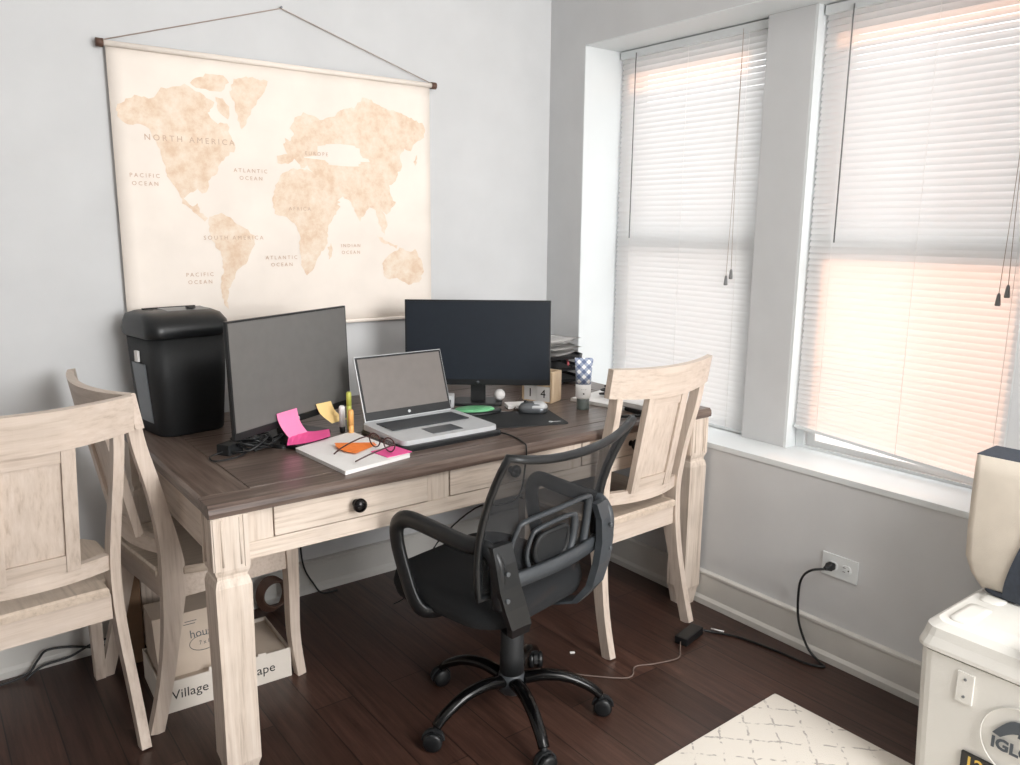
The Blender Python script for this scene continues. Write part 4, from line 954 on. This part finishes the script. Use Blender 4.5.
bm = B(); add_text(bm, 'Village', .041, planeM((-.112, -D2-.0003, .052), (1, 0, 0), (0, 0, 1)), .0003); obj('printed_word', bm, 'ink', bx); bm = B(); add_text(bm, 'scape', .042, planeM((.098, -D2-.0003, .048), (1, 0, 0), (0, 0, 1)), .0003); obj('printed_word', bm, 'ink', bx)
b2 = thing('cardboard_box', 'tan carton with an oval printed mark standing inside the white tray', 'box', (-1.722, -.385, .087), radians(-2.5))
bm = B(); 
add_loft(bm, [[(-.135, -.095, 0), (.115, -.095, 0), (.115, .095, 0), (-.135, .095, 0)], [(-.135, -.030, .165), (.115, -.030, .165), (.115, .095, .165), (-.135, .095, .165)]], smooth=False); obj('carton', bm, 'tan', b2)
sl = Vector((0, .065, .165)).normalized(); MT = planeM((.0, -.0622-.0006, .082), (1, 0, 0), sl)
bm = B()
add_sweep(bm, [MT @ Vector((.040*cos(a), .022*sin(a)-.010, .0006)) for a in [2*pi*i/32 for i in range(32)]], circ(.0011, 4), closed=True)
add_text(bm, 'house', .034, MT @ Matrix.Translation((.005, .020, .0)), .0003)
add_text(bm, '7 x 8', .017, MT @ Matrix.Translation((.005, -.010, .0)), .0003)
for y_, x_ in ((.060, -.03), (.052, -.035)): add_box(bm, (x_-.015, y_, 0), (x_+.02, y_+.002, .0004), M4=MT)
obj('printed_mark', bm, 'logo', b2)
bm = B(); add_box(bm, (-.030, -.055, 0), (.030, .055, .31), bev=.003); mesh1('cardboard_box', 'tall brown cardboard box between the two left chairs', 'box', bm, 'kraft', (-1.862, -.108, 0), radians(-2))

# ------------------------------------------------------------------ rug
bm = B(); add_box(bm, (-1.05, -1.30, 0), (1.05, 1.30, .008), bev=.003); mesh1('area_rug', 'cream rug with a faded grey diamond trellis in the lower right', 'rug', bm, 'rug', (-1.350, -2.845, 0.0), radians(1.0))

# ------------------------------------------------------------------ cooler
CX, CY, CZ = -.232, -2.47, .0085
co = thing('cooler', 'large white hard cooler in the lower right corner', 'cooler', (CX, CY, CZ))
hx, hy = .200, .490
def cl_(kx, ky, z, r=.035): return [(x, y, z) for x, y in rounded(2*hx*kx, 2*hy*ky, r, 4)]
bm = B(); add_loft(bm, [cl_(.93, .97, 0), cl_(.94, .975, .01), cl_(.985, .992, .28), cl_(1, 1, .402)], smooth=False); bd = obj('body', bm, 'cooler', co)
bm = B(); add_loft(bm, [cl_(1.01, 1.004, .406), cl_(1.035, 1.014, .409), cl_(1.035, 1.014, .418), cl_(1.0, 1.0, .440), cl_(.98, .99, .462), cl_(.90, .955, .476), cl_(.6, .8, .480)], smooth=False); ldc = obj('lid', bm, 'cooler', co)
for yy in (hy-.07, ):
    bm = B(); add_loft(bm, [[(x-.09, y+yy, z) for x, y in rounded(.14*q, .06*q, .02*q, 4)] for q, z in ((1, .473), (.9, .4820), (.5, .484))]); obj('raised_pad', bm, 'cooler', ldc)
    bm = B(); add_loft(bm, [[(x+.07, y+yy, z) for x, y in rounded(.13*q, .06*q, .02*q, 4)] for q, z in ((1, .473), (.9, .4820), (.5, .484))]); obj('raised_pad', bm, 'cooler', ldc)
bm = B(); add_box(bm, (-hx-.004, hy-.138, .305), (-hx+.006, hy-.100, .382), bev=.0015); lt = obj('hinge_plate', bm, 'cooler', bd)
for zz in (.322, .366):
    bm = B(); add_lathe(bm, [(.0035, -.0025), (.0035, 0)], (-hx-.004, hy-.119, zz), 8, 'x'); obj('screw', bm, 'steel', lt)
# logo disc, letters, label on the face that looks towards -x; text x axis runs -y
LM = planeM((-hx-.0022, hy-.250, .262), (0, -1, 0), (0, 0, 1)) @ Matrix.Scale(1.45, 4)
bm = B(); 
add_sweep(bm, [LM @ Vector((.060*cos(a), .060*sin(a), 0)) for a in [2*pi*i/40 for i in range(40)]], circ(.0022, 4), closed=True)
obj('logo_ring', bm, 'cooler', bd)
bm = B()
add_text(bm, 'IGLOO', .026, LM @ Matrix.Translation((.000, -.012, .001)), .0006, sx=1.05, bold=.0009)
n = 12; up_ = [(-.040+.008*k*1.0, .002+.030*sin(pi*(k/n))**.8) for k in range(n+1)]
up_ = [(-.042+.070*k/n, .004+.034*sin(pi*k/n)) for k in range(n+1)]; dn_ = [(-.030+.056*k/n, .001+.017*sin(pi*k/n)) for k in range(n+1)]
add_prism(bm, [LM @ Vector((a, b, 0)) for a, b in up_+list(reversed(dn_))], tuple((LM.to_3x3() @ Vector((0, 0, .001)))))
up_ = [(-.004+.058*k/n, .010+.016*cos(pi*.5*k/n)+.010*sin(pi*k/n)) for k in range(n+1)]; dn_ = [(-.006+.058*k/n, .004+.008*cos(pi*.5*k/n)) for k in range(n+1)]
add_prism(bm, [LM @ Vector((a, b, 0)) for a, b in up_+list(reversed(dn_))], tuple((LM.to_3x3() @ Vector((0, 0, .0012)))))
obj('logo', bm, 'logo', bd)
bm = B(); add_box(bm, (-hx-.0012, hy-.32, .135), (-hx+.006, hy-.129, .183)); lab = obj('black_label', bm, 'badge', bd)
bm = B(); add_text(bm, '120 QT', .044, planeM((-hx-.0016, hy-.137, .160), (0, -1, 0), (0, 0, 1)), .0003, align='LEFT', bold=.0008); obj('label_print', bm, 'yelprint', lab)

# ------------------------------------------------------------------ canvas bag and gloves on the cooler
bgt = thing('canvas_bag', 'cream canvas bag with dark trim standing on the cooler', 'bag', (-.118, -2.155, CZ+.4845), radians(2))
bm = B()
def bl(w, dd, z, lean=0, r=.03): return [(x, y+lean, z) for x, y in rounded(w, dd, r, 5)]
prof = [(.120, .300, .012), (.145, .352, .05), (.160, .380, .09), (.165, .386, .16), (.162, .388, .25), (.150, .390, .32), (.130, .392, .364)]
add_loft(bm, [bl(w, dd, z, r=min(w, dd)*.14) for w, dd, z in prof], smooth=True); bb = obj('body', bm, 'bag', bgt)
bm = B(); add_loft(bm, [bl(.115, .27, 0), bl(.125, .285, .004), bl(.130, .305, .016), bl(.11, .28, .018)], smooth=False); obj('base_panel', bm, 'navy', bgt)
bm = B(); add_box(bm, (-.062, -.193, .3635), (.062, .193, .366), bev=.002); obj('top_edge', bm, 'navy', bgt)
bm = B(); add_sweep(bm, smooth_path([(-.064, .070, .004), (-.078, .064, .05), (-.085, .050, .11), (-.086, .030, .18), (-.084, .008, .25), (-.078, -.015, .32), (-.068, -.030, .362)], 3), rect(.046, .006), up=(1, 0, 0), smooth=False); obj('webbing_strap', bm, 'navy', bgt)
g = thing('work_glove', 'dark grey glove lying on the cooler lid at the right edge', 'glove', (-.345, -2.275, CZ+.4815), radians(75))
bm = B(); add_loft(bm, [[(x*k, y*k, z) for x, y in rounded(.085, .10, .03, 5)] for k, z in ((.9, 0), (1, .008), (.85, .018), (.4, .022))])
for i, (xx, L_, sp) in enumerate(((-.032, .055, -.14), (-.011, .068, -.04), (.011, .064, .05), (.031, .050, .16))):
    add_tube(bm, [(xx, .035, .010), (xx+sp*L_*.5, .045+L_*.5, .013), (xx+sp*L_, .045+L_, .009)], .010, 8, 3, scale=lambda u: 1-.25*u)
add_tube(bm, [(.038, -.02, .010), (.062, .0, .012), (.072, .030, .009)], .011, 8, 3, scale=lambda u: 1-.25*u)
obj('fabric', bm, 'navy', g)
bm = B(); add_loft(bm, [[(x, y-.065, z) for x, y in rounded(.085, .04, .015, 4)] for z in (0, .020)], smooth=False); obj('cuff', bm, 'blkm', g)
